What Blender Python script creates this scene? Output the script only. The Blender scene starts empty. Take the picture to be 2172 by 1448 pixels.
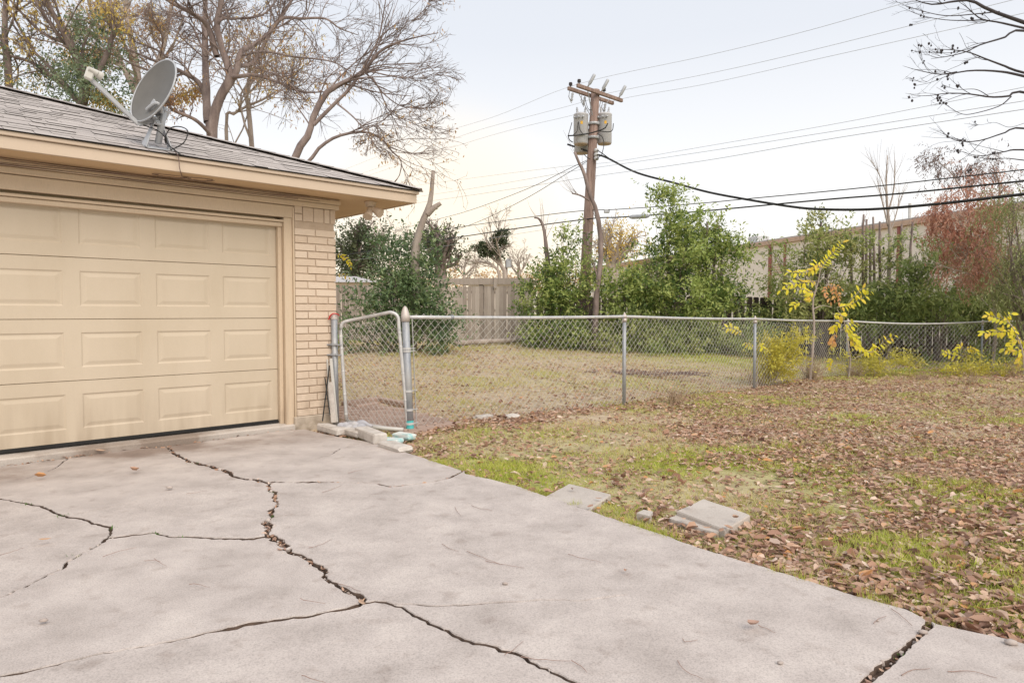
import bpy, math, random
import numpy as np
from mathutils import Matrix, Vector
from mathutils.geometry import delaunay_2d_cdt

# ------------------------------------------------------------------ camera, world, sun, exposure
F_PX = 1448.0; CAM_H = 1.22; PITCH = math.atan(60/1448)
scene = bpy.context.scene
COL = scene.collection
cam_data = bpy.data.cameras.new("camera"); cam_data.sensor_width = 36; cam_data.lens = 24.0
cam_data.clip_end = 2000; cam_data.clip_start = 0.05
cam = bpy.data.objects.new("camera", cam_data); COL.objects.link(cam)
cam.location = (0, 0, CAM_H); cam.rotation_euler = (math.pi/2-PITCH, 0, 0)
scene.camera = cam

SUN_AZ = math.radians(150)       # broad soft light of the hazy evening sky; azimuth from +Y towards +X
SUN_EL = math.radians(45)
world = bpy.data.worlds.new("World"); scene.world = world; world.use_nodes = True
wn = world.node_tree.nodes; wl = world.node_tree.links; wn.clear()
w_out = wn.new("ShaderNodeOutputWorld"); w_bg = wn.new("ShaderNodeBackground")
sky = wn.new("ShaderNodeTexSky"); sky.sky_type = 'NISHITA'; sky.sun_disc = False
sky.sun_elevation = SUN_EL; sky.sun_rotation = SUN_AZ
sky.air_density = 1.0; sky.dust_density = 3.0; sky.ozone_density = 1.0; sky.altitude = 150
w_tc = wn.new("ShaderNodeTexCoord"); w_sep = wn.new("ShaderNodeSeparateXYZ"); wl.new(w_tc.outputs["Generated"], w_sep.inputs[0])
veil = wn.new("ShaderNodeValToRGB"); wl.new(w_sep.outputs[2], veil.inputs[0])      # pale cloud veil, warmer towards the horizon
VE = [(0.0, (1.22, 1.10, .95)), (.07, (1.22, 1.16, 1.07)), (.18, (1.10, 1.09, 1.08)), (.36, (.88, .905, .955)), (.62, (.80, .845, .92))]
while len(veil.color_ramp.elements) < len(VE): veil.color_ramp.elements.new(.5)
for e_, (p_, c_) in zip(veil.color_ramp.elements, VE): e_.position = p_; e_.color = (*c_, 1)
GLOW = (-.10, .992, .07)                                                            # afterglow of the sun that has just set
w_dot = wn.new("ShaderNodeVectorMath"); w_dot.operation = 'DOT_PRODUCT'; wl.new(w_tc.outputs["Generated"], w_dot.inputs[0]); w_dot.inputs[1].default_value = GLOW
w_rng = wn.new("ShaderNodeMapRange"); w_rng.interpolation_type = 'SMOOTHERSTEP'; wl.new(w_dot.outputs["Value"], w_rng.inputs[0]); w_rng.inputs[1].default_value = .965; w_rng.inputs[2].default_value = 1.0; w_rng.inputs[4].default_value = .8
w_glow = wn.new("ShaderNodeMix"); w_glow.data_type = 'RGBA'; wl.new(w_rng.outputs[0], w_glow.inputs[0]); wl.new(veil.outputs[0], w_glow.inputs[6]); w_glow.inputs[7].default_value = (1.30, 1.10, .82, 1)
w_sc = wn.new("ShaderNodeVectorMath"); w_sc.operation = 'SCALE'; wl.new(w_glow.outputs[2], w_sc.inputs[0]); w_sc.inputs[3].default_value = 1/.12
pale = wn.new("ShaderNodeMix"); pale.data_type = 'RGBA'; pale.inputs[0].default_value = 0.86
wl.new(sky.outputs[0], pale.inputs[6]); wl.new(w_sc.outputs[0], pale.inputs[7])
wl.new(pale.outputs[2], w_bg.inputs[0]); w_bg.inputs[1].default_value = 0.12
wl.new(w_bg.outputs[0], w_out.inputs[0])

sun_d = bpy.data.lights.new("sun", 'SUN'); sun_d.energy = 2.5; sun_d.angle = math.radians(50); sun_d.color = (1.0, 0.88, 0.74)
sun_o = bpy.data.objects.new("sun", sun_d); COL.objects.link(sun_o)
sd = Vector((math.sin(SUN_AZ)*math.cos(SUN_EL), math.cos(SUN_AZ)*math.cos(SUN_EL), math.sin(SUN_EL)))
sun_o.rotation_euler = sd.to_track_quat('Z', 'Y').to_euler(); sun_o.location = (0, 30, 30)

scene.view_settings.view_transform = 'Standard'; scene.view_settings.look = 'None'
scene.view_settings.exposure = 0.09; scene.view_settings.gamma = 1.0
scene.view_settings.use_curve_mapping = False

# ------------------------------------------------------------------ helpers: places
rng = np.random.default_rng(7); random.seed(7)
def arr(*a): return np.array(a, float)
def ray(px, py):
    a = (px-1086)/F_PX; b = (724-py)/F_PX; c, s = math.cos(PITCH), math.sin(PITCH)
    return arr(a, c+b*s, -s+b*c)
def at(px, py, Y):
    r = ray(px, py); return arr(0, 0, CAM_H)+r*(Y/r[1])
def onz(px, py, z=0.0):
    r = ray(px, py); return arr(0, 0, CAM_H)+r*((z-CAM_H)/r[2])
AZ = math.radians(46.8)
U = arr(math.sin(AZ), math.cos(AZ), 0); V = arr(-math.cos(AZ), math.sin(AZ), 0); Z = arr(0, 0, 1)
PC = arr(-1.924, 7.487, 0)             # front corner of the brick pier, on the driveway
def G(a, b, z): return PC+a*U+b*V+arr(0, 0, z)

def smooth(x, a, b):
    t = np.clip((x-a)/(b-a), 0, 1); return t*t*(3-2*t)
def hash2(i, j, s):
    h = (i*374761393+j*668265263+s*974634777) & 0x7fffffff
    h = ((h ^ (h >> 13))*1274126177) & 0x7fffffff
    return ((h ^ (h >> 16)) & 0xffff)/65535.0
def vnoise(x, y, sc, seed=0):
    x = np.asarray(x, float)/sc; y = np.asarray(y, float)/sc
    i = np.floor(x).astype(np.int64); j = np.floor(y).astype(np.int64); fx = x-i; fy = y-j
    fx = fx*fx*(3-2*fx); fy = fy*fy*(3-2*fy)
    a = hash2(i, j, seed); b = hash2(i+1, j, seed); c = hash2(i, j+1, seed); d = hash2(i+1, j+1, seed)
    return (a*(1-fx)+b*fx)*(1-fy)+(c*(1-fx)+d*fx)*fy
def fnoise(x, y, sc, seed=0):
    return (vnoise(x, y, sc, seed)*.55+vnoise(x, y, sc*.47, seed+1)*.3+vnoise(x, y, sc*.21, seed+2)*.15)
CTRL = np.array([(-1.1, 7.2, -.03), (1.6, 9.76, -.13), (4.35, 12.35, -.17), (7.5, 15.3, -.185), (12, 17.3, -.16),
    (-2.6, 17.5, .27), (-5, 21, .33), (.5, 22, .33), (4, 19, .12), (10, 19, -.14), (18, 20, -.15), (0, 10, -.02), (1, 14, .05), (-3, 11, .06),
    (0, 5, -.03), (1.2, 3.3, -.03), (3, 4, -.05), (4, 7, -.09), (7, 9, -.12), (8, 4, -.06), (2, 1.5, -.03), (0, 0, -.04), (-4, 0, -.05), (-3, 5, -.05),
    (-8, 12, .05), (0, 60, .1), (40, 40, -.1), (-40, 30, .2), (0, 300, 0), (-200, 100, 0), (200, 100, 0), (10, -20, -.05), (-10, -20, -.05)], float)
def gh(x, y):
    x = np.asarray(x, float); y = np.asarray(y, float); sh = np.broadcast(x, y).shape
    X = np.broadcast_to(x, sh).ravel(); Y = np.broadcast_to(y, sh).ravel()
    out = np.empty(len(X))
    for k in range(0, len(X), 40000):
        d2 = (X[k:k+40000, None]-CTRL[:, 0])**2+(Y[k:k+40000, None]-CTRL[:, 1])**2
        w = 1/(d2+.8)**1.5; out[k:k+40000] = (w*CTRL[:, 2]).sum(1)/w.sum(1)
    return out.reshape(sh)
def g1(x, y): return float(gh(np.array([x]), np.array([y]))[0])
def ong(px, py):
    p = onz(px, py, 0)
    for _ in range(12): p = onz(px, py, g1(p[0], p[1]))
    return p

# ------------------------------------------------------------------ helpers: meshes
class MB:
    def __init__(s): s.V = []; s.F = []; s.R = []; s.n = 0
    def add(s, Vv, Ff, rnd=None):
        Vv = np.asarray(Vv, float).reshape(-1, 3); Ff = np.asarray(Ff, np.int64)
        if len(Vv) == 0: return s
        s.V.append(Vv); s.F.append(Ff+s.n); s.n += len(Vv)
        s.R.append(np.zeros(len(Vv)) if rnd is None else np.broadcast_to(np.asarray(rnd, float), (len(Vv),)))
        return s
    def more(s, Ff, base): s.F.append(np.asarray(Ff, np.int64)+base)
    def mesh(s, name, mat, smooth=False, attrs=None):
        me = bpy.data.meshes.new(name)
        if s.n:
            Vv = np.concatenate(s.V); me.vertices.add(len(Vv)); me.vertices.foreach_set("co", Vv.ravel())
            idx = np.concatenate([f.ravel() for f in s.F]); tot = np.concatenate([np.full(len(f), f.shape[1]) for f in s.F])
            st = np.concatenate([[0], np.cumsum(tot)[:-1]])
            me.loops.add(len(idx)); me.loops.foreach_set("vertex_index", idx.astype(np.int32))
            me.polygons.add(len(tot)); me.polygons.foreach_set("loop_start", st.astype(np.int32))
            me.polygons.foreach_set("use_smooth", np.full(len(tot), bool(smooth)))
            R = np.concatenate(s.R)
            if R.any():
                a = me.attributes.new("rnd", 'FLOAT', 'POINT'); a.data.foreach_set("value", R.astype(np.float32))
            for k, val in (attrs or {}).items():
                a = me.attributes.new(k, 'FLOAT', 'POINT'); a.data.foreach_set("value", np.asarray(val, np.float32))
            me.update(calc_edges=True)
        me.materials.append(mat)
        return me
ROOTLOC = {}
def put(name, me, parent=None):
    o = bpy.data.objects.new(name, me); COL.objects.link(o)
    if parent is not None:
        o.parent = parent
        o.matrix_parent_inverse = Matrix.Translation(-Vector(ROOTLOC.get(parent.name, (0, 0, 0))))
        ROOTLOC[o.name] = (0, 0, 0) if o.name not in ROOTLOC else ROOTLOC[o.name]
    return o
def obj(name, mb, mat, parent=None, smooth=False, attrs=None):
    return put(name, mb.mesh(name, mat, smooth, attrs), parent)
def tag(o, label=None, cat=None, group=None, kind=None):
    if label: o["label"] = label
    if cat: o["category"] = cat
    if group: o["group"] = group
    if kind: o["kind"] = kind
    return o
def thing(name, label, cat, loc, group=None):
    o = bpy.data.objects.new(name, None); COL.objects.link(o); o.location = loc; o.empty_display_size = .1
    ROOTLOC[o.name] = tuple(loc); return tag(o, label, cat, group)

CB_SG = [(x, y, z) for x in (-1, 1) for y in (-1, 1) for z in (-1, 1)]
def _cb_faces():
    ix = lambda sx, sy, sz, ax: CB_SG.index((sx, sy, sz))*3+ax
    q = []; t = []
    for s in (-1, 1):
        q.append([ix(s, -1, -1, 0), ix(s, 1, -1, 0), ix(s, 1, 1, 0), ix(s, -1, 1, 0)][::s])
        q.append([ix(-1, s, -1, 1), ix(-1, s, 1, 1), ix(1, s, 1, 1), ix(1, s, -1, 1)][::s])
        q.append([ix(-1, -1, s, 2), ix(1, -1, s, 2), ix(1, 1, s, 2), ix(-1, 1, s, 2)][::s])
    for a in (-1, 1):
        for b in (-1, 1):
            q.append([ix(a, b, -1, 0), ix(a, b, 1, 0), ix(a, b, 1, 1), ix(a, b, -1, 1)])
            q.append([ix(a, -1, b, 0), ix(a, 1, b, 0), ix(a, 1, b, 2), ix(a, -1, b, 2)])
            q.append([ix(-1, a, b, 1), ix(1, a, b, 1), ix(1, a, b, 2), ix(-1, a, b, 2)])
    for c in range(8): t.append([c*3, c*3+1, c*3+2])
    return np.array(q), np.array(t)
CBQ, CBT = _cb_faces()
def cbox(mb, c, size, ax=None, bev=.004, rnd=None, jit=0):
    h = np.array(size, float)/2; b = min(bev, h.min()*.8); vs = []
    for sg in CB_SG:
        for a in range(3):
            vs.append([sg[k]*(h[k] if k == a else h[k]-b) for k in range(3)])
    vs = np.array(vs)
    if jit: vs += rng.normal(0, jit, vs.shape)
    if ax is not None: vs = vs@np.array(ax)
    base = mb.n; mb.add(vs+np.array(c), CBQ, rnd); mb.more(CBT, base); return mb
UVZ = np.array([U, V, Z])
def gbox(mb, a0, a1, b0, b1, z0, z1, bev=.004):
    return cbox(mb, G((a0+a1)/2, (b0+b1)/2, (z0+z1)/2), (abs(a1-a0), abs(b1-b0), abs(z1-z0)), UVZ, bev)
def bar(mb, p, q, w, d, up=(0, 0, 1), bev=.003):
    p = np.array(p, float); q = np.array(q, float); t = q-p; L = np.linalg.norm(t); t /= L
    up = np.array(up, float); s = np.cross(t, up); s /= np.linalg.norm(s); n = np.cross(s, t)
    return cbox(mb, (p+q)/2, (L, w, d), np.array([t, s, n]), bev)
def tubes(mb, P, R, sides=6, rnd=None, caps=False):
    """P (N,n,3) polylines, R (N,n) radii"""
    P = np.asarray(P, float)
    if P.ndim == 2: P = P[None]
    N, n, _ = P.shape; R = np.broadcast_to(np.asarray(R, float), (N, n))
    T = np.empty_like(P); T[:, 1:-1] = P[:, 2:]-P[:, :-2]; T[:, 0] = P[:, 1]-P[:, 0]; T[:, -1] = P[:, -1]-P[:, -2]
    T /= np.linalg.norm(T, axis=2, keepdims=True)+1e-9
    m = T.mean(1); ref = np.where(np.abs(m[:, 2:3]) > .8, arr(1, 0, 0), arr(0, 0, 1))
    e1 = np.cross(T, ref[:, None, :]); e1 /= np.linalg.norm(e1, axis=2, keepdims=True)+1e-9; e2 = np.cross(T, e1)
    th = np.arange(sides)*2*math.pi/sides
    Vv = P[:, :, None]+R[:, :, None, None]*(np.cos(th)[:, None]*e1[:, :, None]+np.sin(th)[:, None]*e2[:, :, None])
    k = np.arange(sides); k2 = (k+1) % sides
    base = (np.arange(N)[:, None, None]*n+np.arange(n-1)[None, :, None])*sides
    Ff = np.stack([base+k, base+k2, base+sides+k2, base+sides+k], -1).reshape(-1, 4)
    r = None
    if rnd is not None: r = np.repeat(np.broadcast_to(np.asarray(rnd, float), (N,)), n*sides)
    b0 = mb.n; mb.add(Vv.reshape(-1, 3), Ff, r)
    if caps:
        for i in range(N):
            mb.more([np.arange(sides)[::-1]+i*n*sides], b0); mb.more([np.arange(sides)+(i*n+n-1)*sides], b0)
    return mb
def tube(mb, pts, r, sides=8, caps=True, rnd=None):
    pts = np.asarray(pts, float); return tubes(mb, pts[None], np.broadcast_to(np.asarray(r, float), (1, len(pts))), sides, rnd, caps)
def spline(pts, n):
    P = np.asarray(pts, float); P = np.vstack([2*P[0]-P[1], P, 2*P[-1]-P[-2]]); m = len(P)-3
    t = np.linspace(0, m-1e-6, n); i = t.astype(int); f = (t-i)[:, None]
    a, b, c, d = P[i], P[i+1], P[i+2], P[i+3]
    return .5*(2*b+(c-a)*f+(2*a-5*b+4*c-d)*f**2+(3*b-a-3*c+d)*f**3)
def lathe(mb, prof, c, ax=(0, 0, 1), sides=20):
    """prof: list of (radius, height)"""
    ax = np.array(ax, float)/np.linalg.norm(ax); ref = arr(1, 0, 0) if abs(ax[2]) > .8 else arr(0, 0, 1)
    e1 = np.cross(ax, ref); e1 /= np.linalg.norm(e1); e2 = np.cross(ax, e1)
    th = np.arange(sides)*2*math.pi/sides; n = len(prof)
    Vv = np.array([np.array(c)+h*ax+r*(math.cos(t)*e1+math.sin(t)*e2) for r, h in prof for t in th])
    k = np.arange(sides); k2 = (k+1) % sides
    Ff = np.concatenate([np.stack([j*sides+k, j*sides+k2, (j+1)*sides+k2, (j+1)*sides+k], 1) for j in range(n-1)])
    b0 = mb.n; mb.add(Vv, Ff); mb.more([k[::-1]], b0); mb.more([k+(n-1)*sides], b0); return mb
def prism(mb, poly, z0, z1):
    poly = np.asarray(poly, float); n = len(poly)
    Vv = np.vstack([np.c_[poly, np.full(n, z0)], np.c_[poly, np.full(n, z1)]]); k = np.arange(n); k2 = (k+1) % n
    b0 = mb.n; mb.add(Vv, np.stack([k, k2, n+k2, n+k], 1)); mb.more([k[::-1]], b0); mb.more([n+k], b0); return mb
def unit(a): return a/(np.linalg.norm(a, axis=-1, keepdims=True)+1e-9)

# ------------------------------------------------------------------ helpers: materials
def M(name, cols, scale=6.0, rough=.8, bump=0.0, bscale=40.0, rnd=0.0, detail=6, stretch=(1, 1, 1), spec=.3, metal=0.0, translucent=0.0, fine=0.0, attr=None, attr_cols=None, world=False):
    m = bpy.data.materials.new(name); m.use_nodes = True; nt = m.node_tree; N = nt.nodes; L = nt.links
    p = N["Principled BSDF"]; p.inputs["Roughness"].default_value = rough; p.inputs["Metallic"].default_value = metal
    p.inputs["Specular IOR Level"].default_value = spec
    tc = N.new("ShaderNodeTexCoord"); mp = N.new("ShaderNodeMapping"); mp.inputs[3].default_value = stretch
    L.new(N.new("ShaderNodeNewGeometry").outputs["Position"] if world else tc.outputs["Object"], mp.inputs[0])
    def noise(s, d=detail, r=.6):
        n = N.new("ShaderNodeTexNoise"); n.inputs["Scale"].default_value = s; n.inputs["Detail"].default_value = d; n.inputs["Roughness"].default_value = r
        L.new(mp.outputs[0], n.inputs["Vector"]); return n
    def ramp(cs, lo=.3, hi=.7):
        r = N.new("ShaderNodeValToRGB"); e = r.color_ramp.elements; k = len(cs); e[0].position = 0.0; e[1].position = 1.0
        e[0].color = (*cs[0], 1); e[1].color = (*cs[-1], 1)
        for i, c in enumerate(cs):
            x = e.new(lo+(hi-lo)*i/max(1, k-1)); x.color = (*c, 1)
        return r
    def math_(op, a, b):
        n = N.new("ShaderNodeMath"); n.operation = op
        for i, x in enumerate((a, b)):
            if isinstance(x, (int, float)): n.inputs[i].default_value = x
            else: L.new(x, n.inputs[i])
        return n.outputs[0]
    nz = noise(scale)
    if rnd > 0:
        at_ = N.new("ShaderNodeAttribute"); at_.attribute_name = "rnd"; oi = N.new("ShaderNodeObjectInfo")
        fr = math_('FRACT', math_('ADD', at_.outputs["Fac"], oi.outputs["Random"]), 0)
        f = math_('ADD', math_('MULTIPLY', fr, rnd), math_('MULTIPLY', nz.outputs[0], 1-rnd))
        r = ramp(cols, .3*(1-rnd), .7+.3*rnd); L.new(f, r.inputs[0])
    else:
        r = ramp(cols); L.new(nz.outputs[0], r.inputs[0])
    c = r.outputs[0]
    if attr:
        a2 = N.new("ShaderNodeAttribute"); a2.attribute_name = attr; r2 = ramp(attr_cols); L.new(nz.outputs[0], r2.inputs[0])
        mx = N.new("ShaderNodeMix"); mx.data_type = 'RGBA'; L.new(a2.outputs["Fac"], mx.inputs[0]); L.new(c, mx.inputs[6]); L.new(r2.outputs[0], mx.inputs[7]); c = mx.outputs[2]
    if fine > 0:
        n2 = noise(bscale*2.2, 3, .7); mx = N.new("ShaderNodeMix"); mx.data_type = 'RGBA'; mx.blend_type = 'MULTIPLY'; mx.inputs[0].default_value = fine
        r3 = ramp([(.35,)*3, (1.0,)*3, (1.25,)*3], .3, .7); L.new(n2.outputs[0], r3.inputs[0]); L.new(c, mx.inputs[6]); L.new(r3.outputs[0], mx.inputs[7]); c = mx.outputs[2]
    L.new(c, p.inputs["Base Color"])
    if bump > 0:
        n3 = noise(bscale, 5, .65); bp = N.new("ShaderNodeBump"); bp.inputs["Strength"].default_value = bump; bp.inputs["Distance"].default_value = .006
        L.new(n3.outputs[0], bp.inputs["Height"]); L.new(bp.outputs[0], p.inputs["Normal"])
    if translucent > 0:
        tr = N.new("ShaderNodeBsdfTranslucent"); L.new(c, tr.inputs[0]); ms = N.new("ShaderNodeMixShader"); ms.inputs[0].default_value = translucent
        L.new(p.outputs[0], ms.inputs[1]); L.new(tr.outputs[0], ms.inputs[2]); L.new(ms.outputs[0], N["Material Output"].inputs[0])
    return m

m_conc = M("concrete", [(.40, .353, .327), (.495, .441, .412), (.575, .517, .480)], 3.2, .9, .3, 70, fine=.5, detail=9)
m_conc2 = M("slab_concrete", [(.44, .395, .355), (.55, .50, .455)], 3, .9, .3, 60, fine=.3)
m_dirt = M("crack_dirt", [(.08, .056, .045), (.19, .135, .105)], 30, 1, .5, 60)
m_lawn = M("lawn_soil", [(.31, .24, .165), (.47, .375, .26), (.58, .475, .335)], 7, 1, .8, 55, fine=.5, attr="green", attr_cols=[(.24, .24, .08), (.36, .36, .12), (.45, .42, .19)], detail=10)
m_grass = M("grass_blade", [(.58, .46, .27), (.64, .53, .31), (.52, .45, .22), (.7, .59, .37)], 9, .7, rnd=.8, translucent=.3, attr="green", attr_cols=[(.27, .36, .045), (.48, .53, .085), (.66, .62, .17)])
m_litter = M("dead_leaf", [(.13, .065, .045), (.40, .235, .16), (.52, .34, .24), (.28, .14, .09), (.60, .44, .33), (.18, .10, .075), (.50, .33, .24), (.72, .58, .48), (.36, .21, .16), (.50, .31, .21), (.60, .43, .32), (.60, .28, .08)], 30, .75, rnd=.92, translucent=.15)
m_paint = M("cream_paint", [(.56, .455, .355), (.60, .49, .385)], 1.5, .5, .08, 90, fine=.07)
m_door = M("door_paint", [(.51, .43, .325), (.545, .465, .36), (.57, .488, .382)], 2.2, .45, .04, 150, fine=.10, stretch=(1, 1, .35))
m_trim = M("trim_paint", [(.58, .465, .34), (.63, .51, .38)], 2, .55, .15, 60, stretch=(1, 1, .15), fine=.12)
m_soffit = M("soffit_paint", [(.60, .43, .26), (.64, .47, .295)], 2, .7, .08, 60, fine=.1)
m_brick = M("painted_brick", [(.55, .43, .325), (.62, .505, .395), (.665, .55, .44), (.55, .44, .34)], 22, .7, .5, 60, rnd=.5, stretch=(1, 1, 2.5), fine=.2, world=True)
m_mortar = M("mortar", [(.44, .345, .26), (.52, .415, .32)], 10, .9, .6, 70)
m_found = M("foundation", [(.42, .35, .28), (.55, .48, .40)], 5, .9, .4, 50, fine=.25)
m_seal = M("rubber_seal", [(.012, .012, .012), (.02, .02, .02)], 10, .6)
m_shingle = M("shingle", [(.38, .345, .325), (.44, .40, .38), (.48, .44, .415), (.35, .315, .30)], 14, .9, .5, 220, rnd=.6, fine=.3)
m_under = M("roof_underlay", [(.035, .03, .03), (.06, .055, .05)], 12, .95)
m_galv = M("galvanised_steel", [(.48, .48, .49), (.58, .58, .58), (.66, .65, .64)], 14, .42, .1, 90, metal=.3, spec=.5, fine=.2)
m_post = M("weathered_steel", [(.24, .26, .30), (.36, .38, .41), (.46, .46, .46)], 11, .55, .15, 70, metal=.4, stretch=(1, 1, .3), fine=.25)
m_cap = M("cast_cap", [(.52, .46, .43), (.6, .55, .52)], 10, .5, metal=.3)
m_wire = M("fence_wire", [(.50, .485, .46), (.60, .58, .55)], 10, .5, metal=.15)
m_teal = M("teal_paint", [(.05, .42, .42), (.12, .5, .5)], 20, .6)
m_dish = M("dish_paint", [(.135, .128, .116), (.165, .156, .142)], 5, .45, fine=.1, bscale=120)
m_arm = M("grey_metal", [(.40, .42, .45), (.5, .51, .53)], 8, .5, metal=.2)
m_white = M("white_plastic", [(.52, .51, .48), (.60, .59, .56)], 8, .5)
m_black = M("black_rubber", [(.02, .02, .02), (.035, .035, .035)], 10, .6)
m_bark = M("bark", [(.13, .10, .095), (.23, .18, .165), (.34, .275, .25)], 5, .95, .4, 26, stretch=(1, 1, .3), fine=.3)
m_twig = M("twig_bark", [(.15, .10, .09), (.25, .18, .16)], 8, .9)
m_bark2 = M("grey_bark", [(.28, .23, .2), (.40, .34, .3), (.48, .42, .37)], 5, .95, .7, 30, stretch=(1, 1, .3))
m_drytwig = M("dry_twig", [(.26, .17, .14), (.36, .25, .21)], 8, .9)
m_darktwig = M("dark_twig", [(.045, .04, .045), (.08, .07, .075)], 8, .9)
m_wood = M("weathered_fence_wood", [(.24, .20, .17), (.38, .33, .29), (.50, .445, .395)], 5, .95, .15, 40, rnd=.45, stretch=(5, 5, .5), fine=.3, world=True)
m_darkwood = M("dark_fence_wood", [(.045, .032, .03), (.075, .055, .05), (.11, .08, .07)], 5, .95, .12, 40, rnd=.5, stretch=(5, 5, .5))
m_pole = M("pole_wood", [(.17, .115, .095), (.27, .19, .16), (.35, .26, .22)], 5, .9, .2, 30, stretch=(3, 3, .25), fine=.3)
m_tank = M("transformer_paint", [(.46, .46, .48), (.58, .58, .60)], 5, .5, stretch=(4, 4, .3))
m_wall = M("stucco_wall", [(.82, .73, .655), (.86, .77, .70)], 1.2, .95, .2, 60)
m_wtrim = M("roof_edge_paint", [(.52, .36, .28), (.60, .43, .34)], 3, .7)
m_dspout = M("downspout_paint", [(.28, .09, .08), (.34, .13, .11)], 4, .6)
m_roofg = M("grey_roof", [(.42, .40, .40), (.52, .50, .5)], 10, .9, .3, 60)
m_stone = M("white_block", [(.42, .38, .34), (.56, .52, .48), (.63, .585, .54)], 9, .9, .5, 50, fine=.2)
m_tealstone = M("teal_stained_block", [(.66, .66, .63), (.62, .66, .64), (.25, .55, .56), (.68, .66, .63)], 7, .9, .4, 50)
m_paver = M("paver_brick", [(.30, .215, .175), (.39, .285, .235), (.46, .35, .295)], 8, .9, .5, 50, rnd=.5)
m_cloth = M("rag_cloth", [(.28, .29, .33), (.42, .42, .45), (.5, .48, .47)], 6, .95, .4, 60)
m_pebble = M("pebble", [(.36, .30, .27), (.52, .46, .42)], 20, .9, rnd=.5)
m_yellow = M("yellow_leaflet", [(.66, .62, .08), (.82, .70, .05), (.88, .79, .07), (.64, .66, .08), (.84, .66, .08), (.72, .50, .10)], 20, .55, rnd=.8, translucent=.42)
m_orange = M("orange_leaflet", [(.62, .30, .14), (.68, .42, .14), (.6, .25, .14)], 20, .6, rnd=.8, translucent=.35)
m_laurel = M("laurel_leaf", [(.03, .06, .035), (.085, .15, .075), (.18, .26, .11), (.34, .40, .19)], 3, .38, rnd=.6, translucent=.22, spec=.5)
m_privet = M("privet_leaf", [(.05, .095, .03), (.15, .23, .06), (.30, .40, .10), (.44, .52, .17), (.40, .42, .12)], 2.4, .45, rnd=.6, translucent=.34, spec=.45)
m_ivy = M("ivy_leaf", [(.07, .12, .075), (.13, .19, .12), (.22, .28, .17), (.3, .33, .2)], 3, .5, rnd=.6, translucent=.25)
m_hedge = M("hedge_leaf", [(.05, .085, .035), (.16, .22, .07), (.32, .39, .13), (.46, .48, .19), (.42, .38, .16)], 1.6, .5, rnd=.6, translucent=.3)
m_red = M("red_brown_leaf", [(.44, .15, .11), (.56, .28, .21), (.66, .42, .32), (.48, .18, .15)], 3, .6, rnd=.7, translucent=.3)
m_palegreen = M("pale_green_leaf", [(.22, .26, .10), (.36, .38, .18), (.44, .44, .24)], 2, .6, rnd=.6, translucent=.35)
m_rust = M("rust_leaf", [(.34, .17, .09), (.48, .28, .13), (.52, .36, .15), (.40, .2, .13)], 3, .7, rnd=.7, translucent=.3)
m_autumn = M("yellow_autumn_leaf", [(.66, .48, .10), (.74, .58, .16), (.60, .42, .13)], 3, .6, rnd=.7, translucent=.4)
m_far = M("far_foliage", [(.06, .085, .05), (.11, .135, .07), (.16, .17, .09)], 1, .7, rnd=.6, translucent=.25)
m_scrub = M("scrub_leaf", [(.58, .55, .10), (.70, .62, .14), (.50, .46, .14)], 4, .6, rnd=.7, translucent=.35)
m_weed = M("weed_green", [(.08, .2, .03), (.14, .3, .05)], 10, .6, rnd=.6, translucent=.3)
m_dryweed = M("dry_weed", [(.3, .22, .15), (.4, .3, .2)], 10, .9, rnd=.5)
m_redtape = M("red_tape", [(.5, .03, .03), (.55, .05, .05)], 10, .5)
m_orangelabel = M("orange_label", [(.75, .42, .04), (.8, .48, .06)], 10, .6)

def blotch(m):
    """patchy darker band in front of the garage apron plus scattered round spots"""
    nt = m.node_tree; N = nt.nodes; L = nt.links; p = N["Principled BSDF"]; src = p.inputs["Base Color"].links[0].from_socket
    geo = N.new("ShaderNodeNewGeometry"); dp = N.new("ShaderNodeVectorMath"); dp.operation = 'DOT_PRODUCT'; dp.inputs[1].default_value = (V[0], V[1], 0); L.new(geo.outputs["Position"], dp.inputs[0])
    mr = N.new("ShaderNodeMapRange"); mr.interpolation_type = 'SMOOTHSTEP'; b0 = float(PC@V); mr.inputs[1].default_value = b0-1.05; mr.inputs[2].default_value = b0-.32; L.new(dp.outputs["Value"], mr.inputs[0])
    nz = N.new("ShaderNodeTexNoise"); nz.inputs["Scale"].default_value = 1.35; nz.inputs["Detail"].default_value = 4; L.new(geo.outputs["Position"], nz.inputs["Vector"])
    r1 = N.new("ShaderNodeMapRange"); r1.inputs[1].default_value = .42; r1.inputs[2].default_value = .60; L.new(nz.outputs[0], r1.inputs[0])
    mu = N.new("ShaderNodeMath"); mu.operation = 'MULTIPLY'; L.new(mr.outputs[0], mu.inputs[0]); L.new(r1.outputs[0], mu.inputs[1])
    n2 = N.new("ShaderNodeTexNoise"); n2.inputs["Scale"].default_value = 8.5; n2.inputs["Detail"].default_value = 5; L.new(geo.outputs["Position"], n2.inputs["Vector"])
    r2 = N.new("ShaderNodeMapRange"); r2.inputs[1].default_value = .58; r2.inputs[2].default_value = .70; r2.inputs[4].default_value = .34; L.new(n2.outputs[0], r2.inputs[0])
    ad = N.new("ShaderNodeMath"); ad.operation = 'ADD'; ad.use_clamp = True; L.new(mu.outputs[0], ad.inputs[0]); L.new(r2.outputs[0], ad.inputs[1])
    mx = N.new("ShaderNodeMix"); mx.data_type = 'RGBA'; mx.blend_type = 'MULTIPLY'; mx.inputs[7].default_value = (.56, .50, .46, 1); L.new(ad.outputs[0], mx.inputs[0]); L.new(src, mx.inputs[6]); L.new(mx.outputs[2], p.inputs["Base Color"])
blotch(m_conc); blotch(m_conc2)

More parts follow.
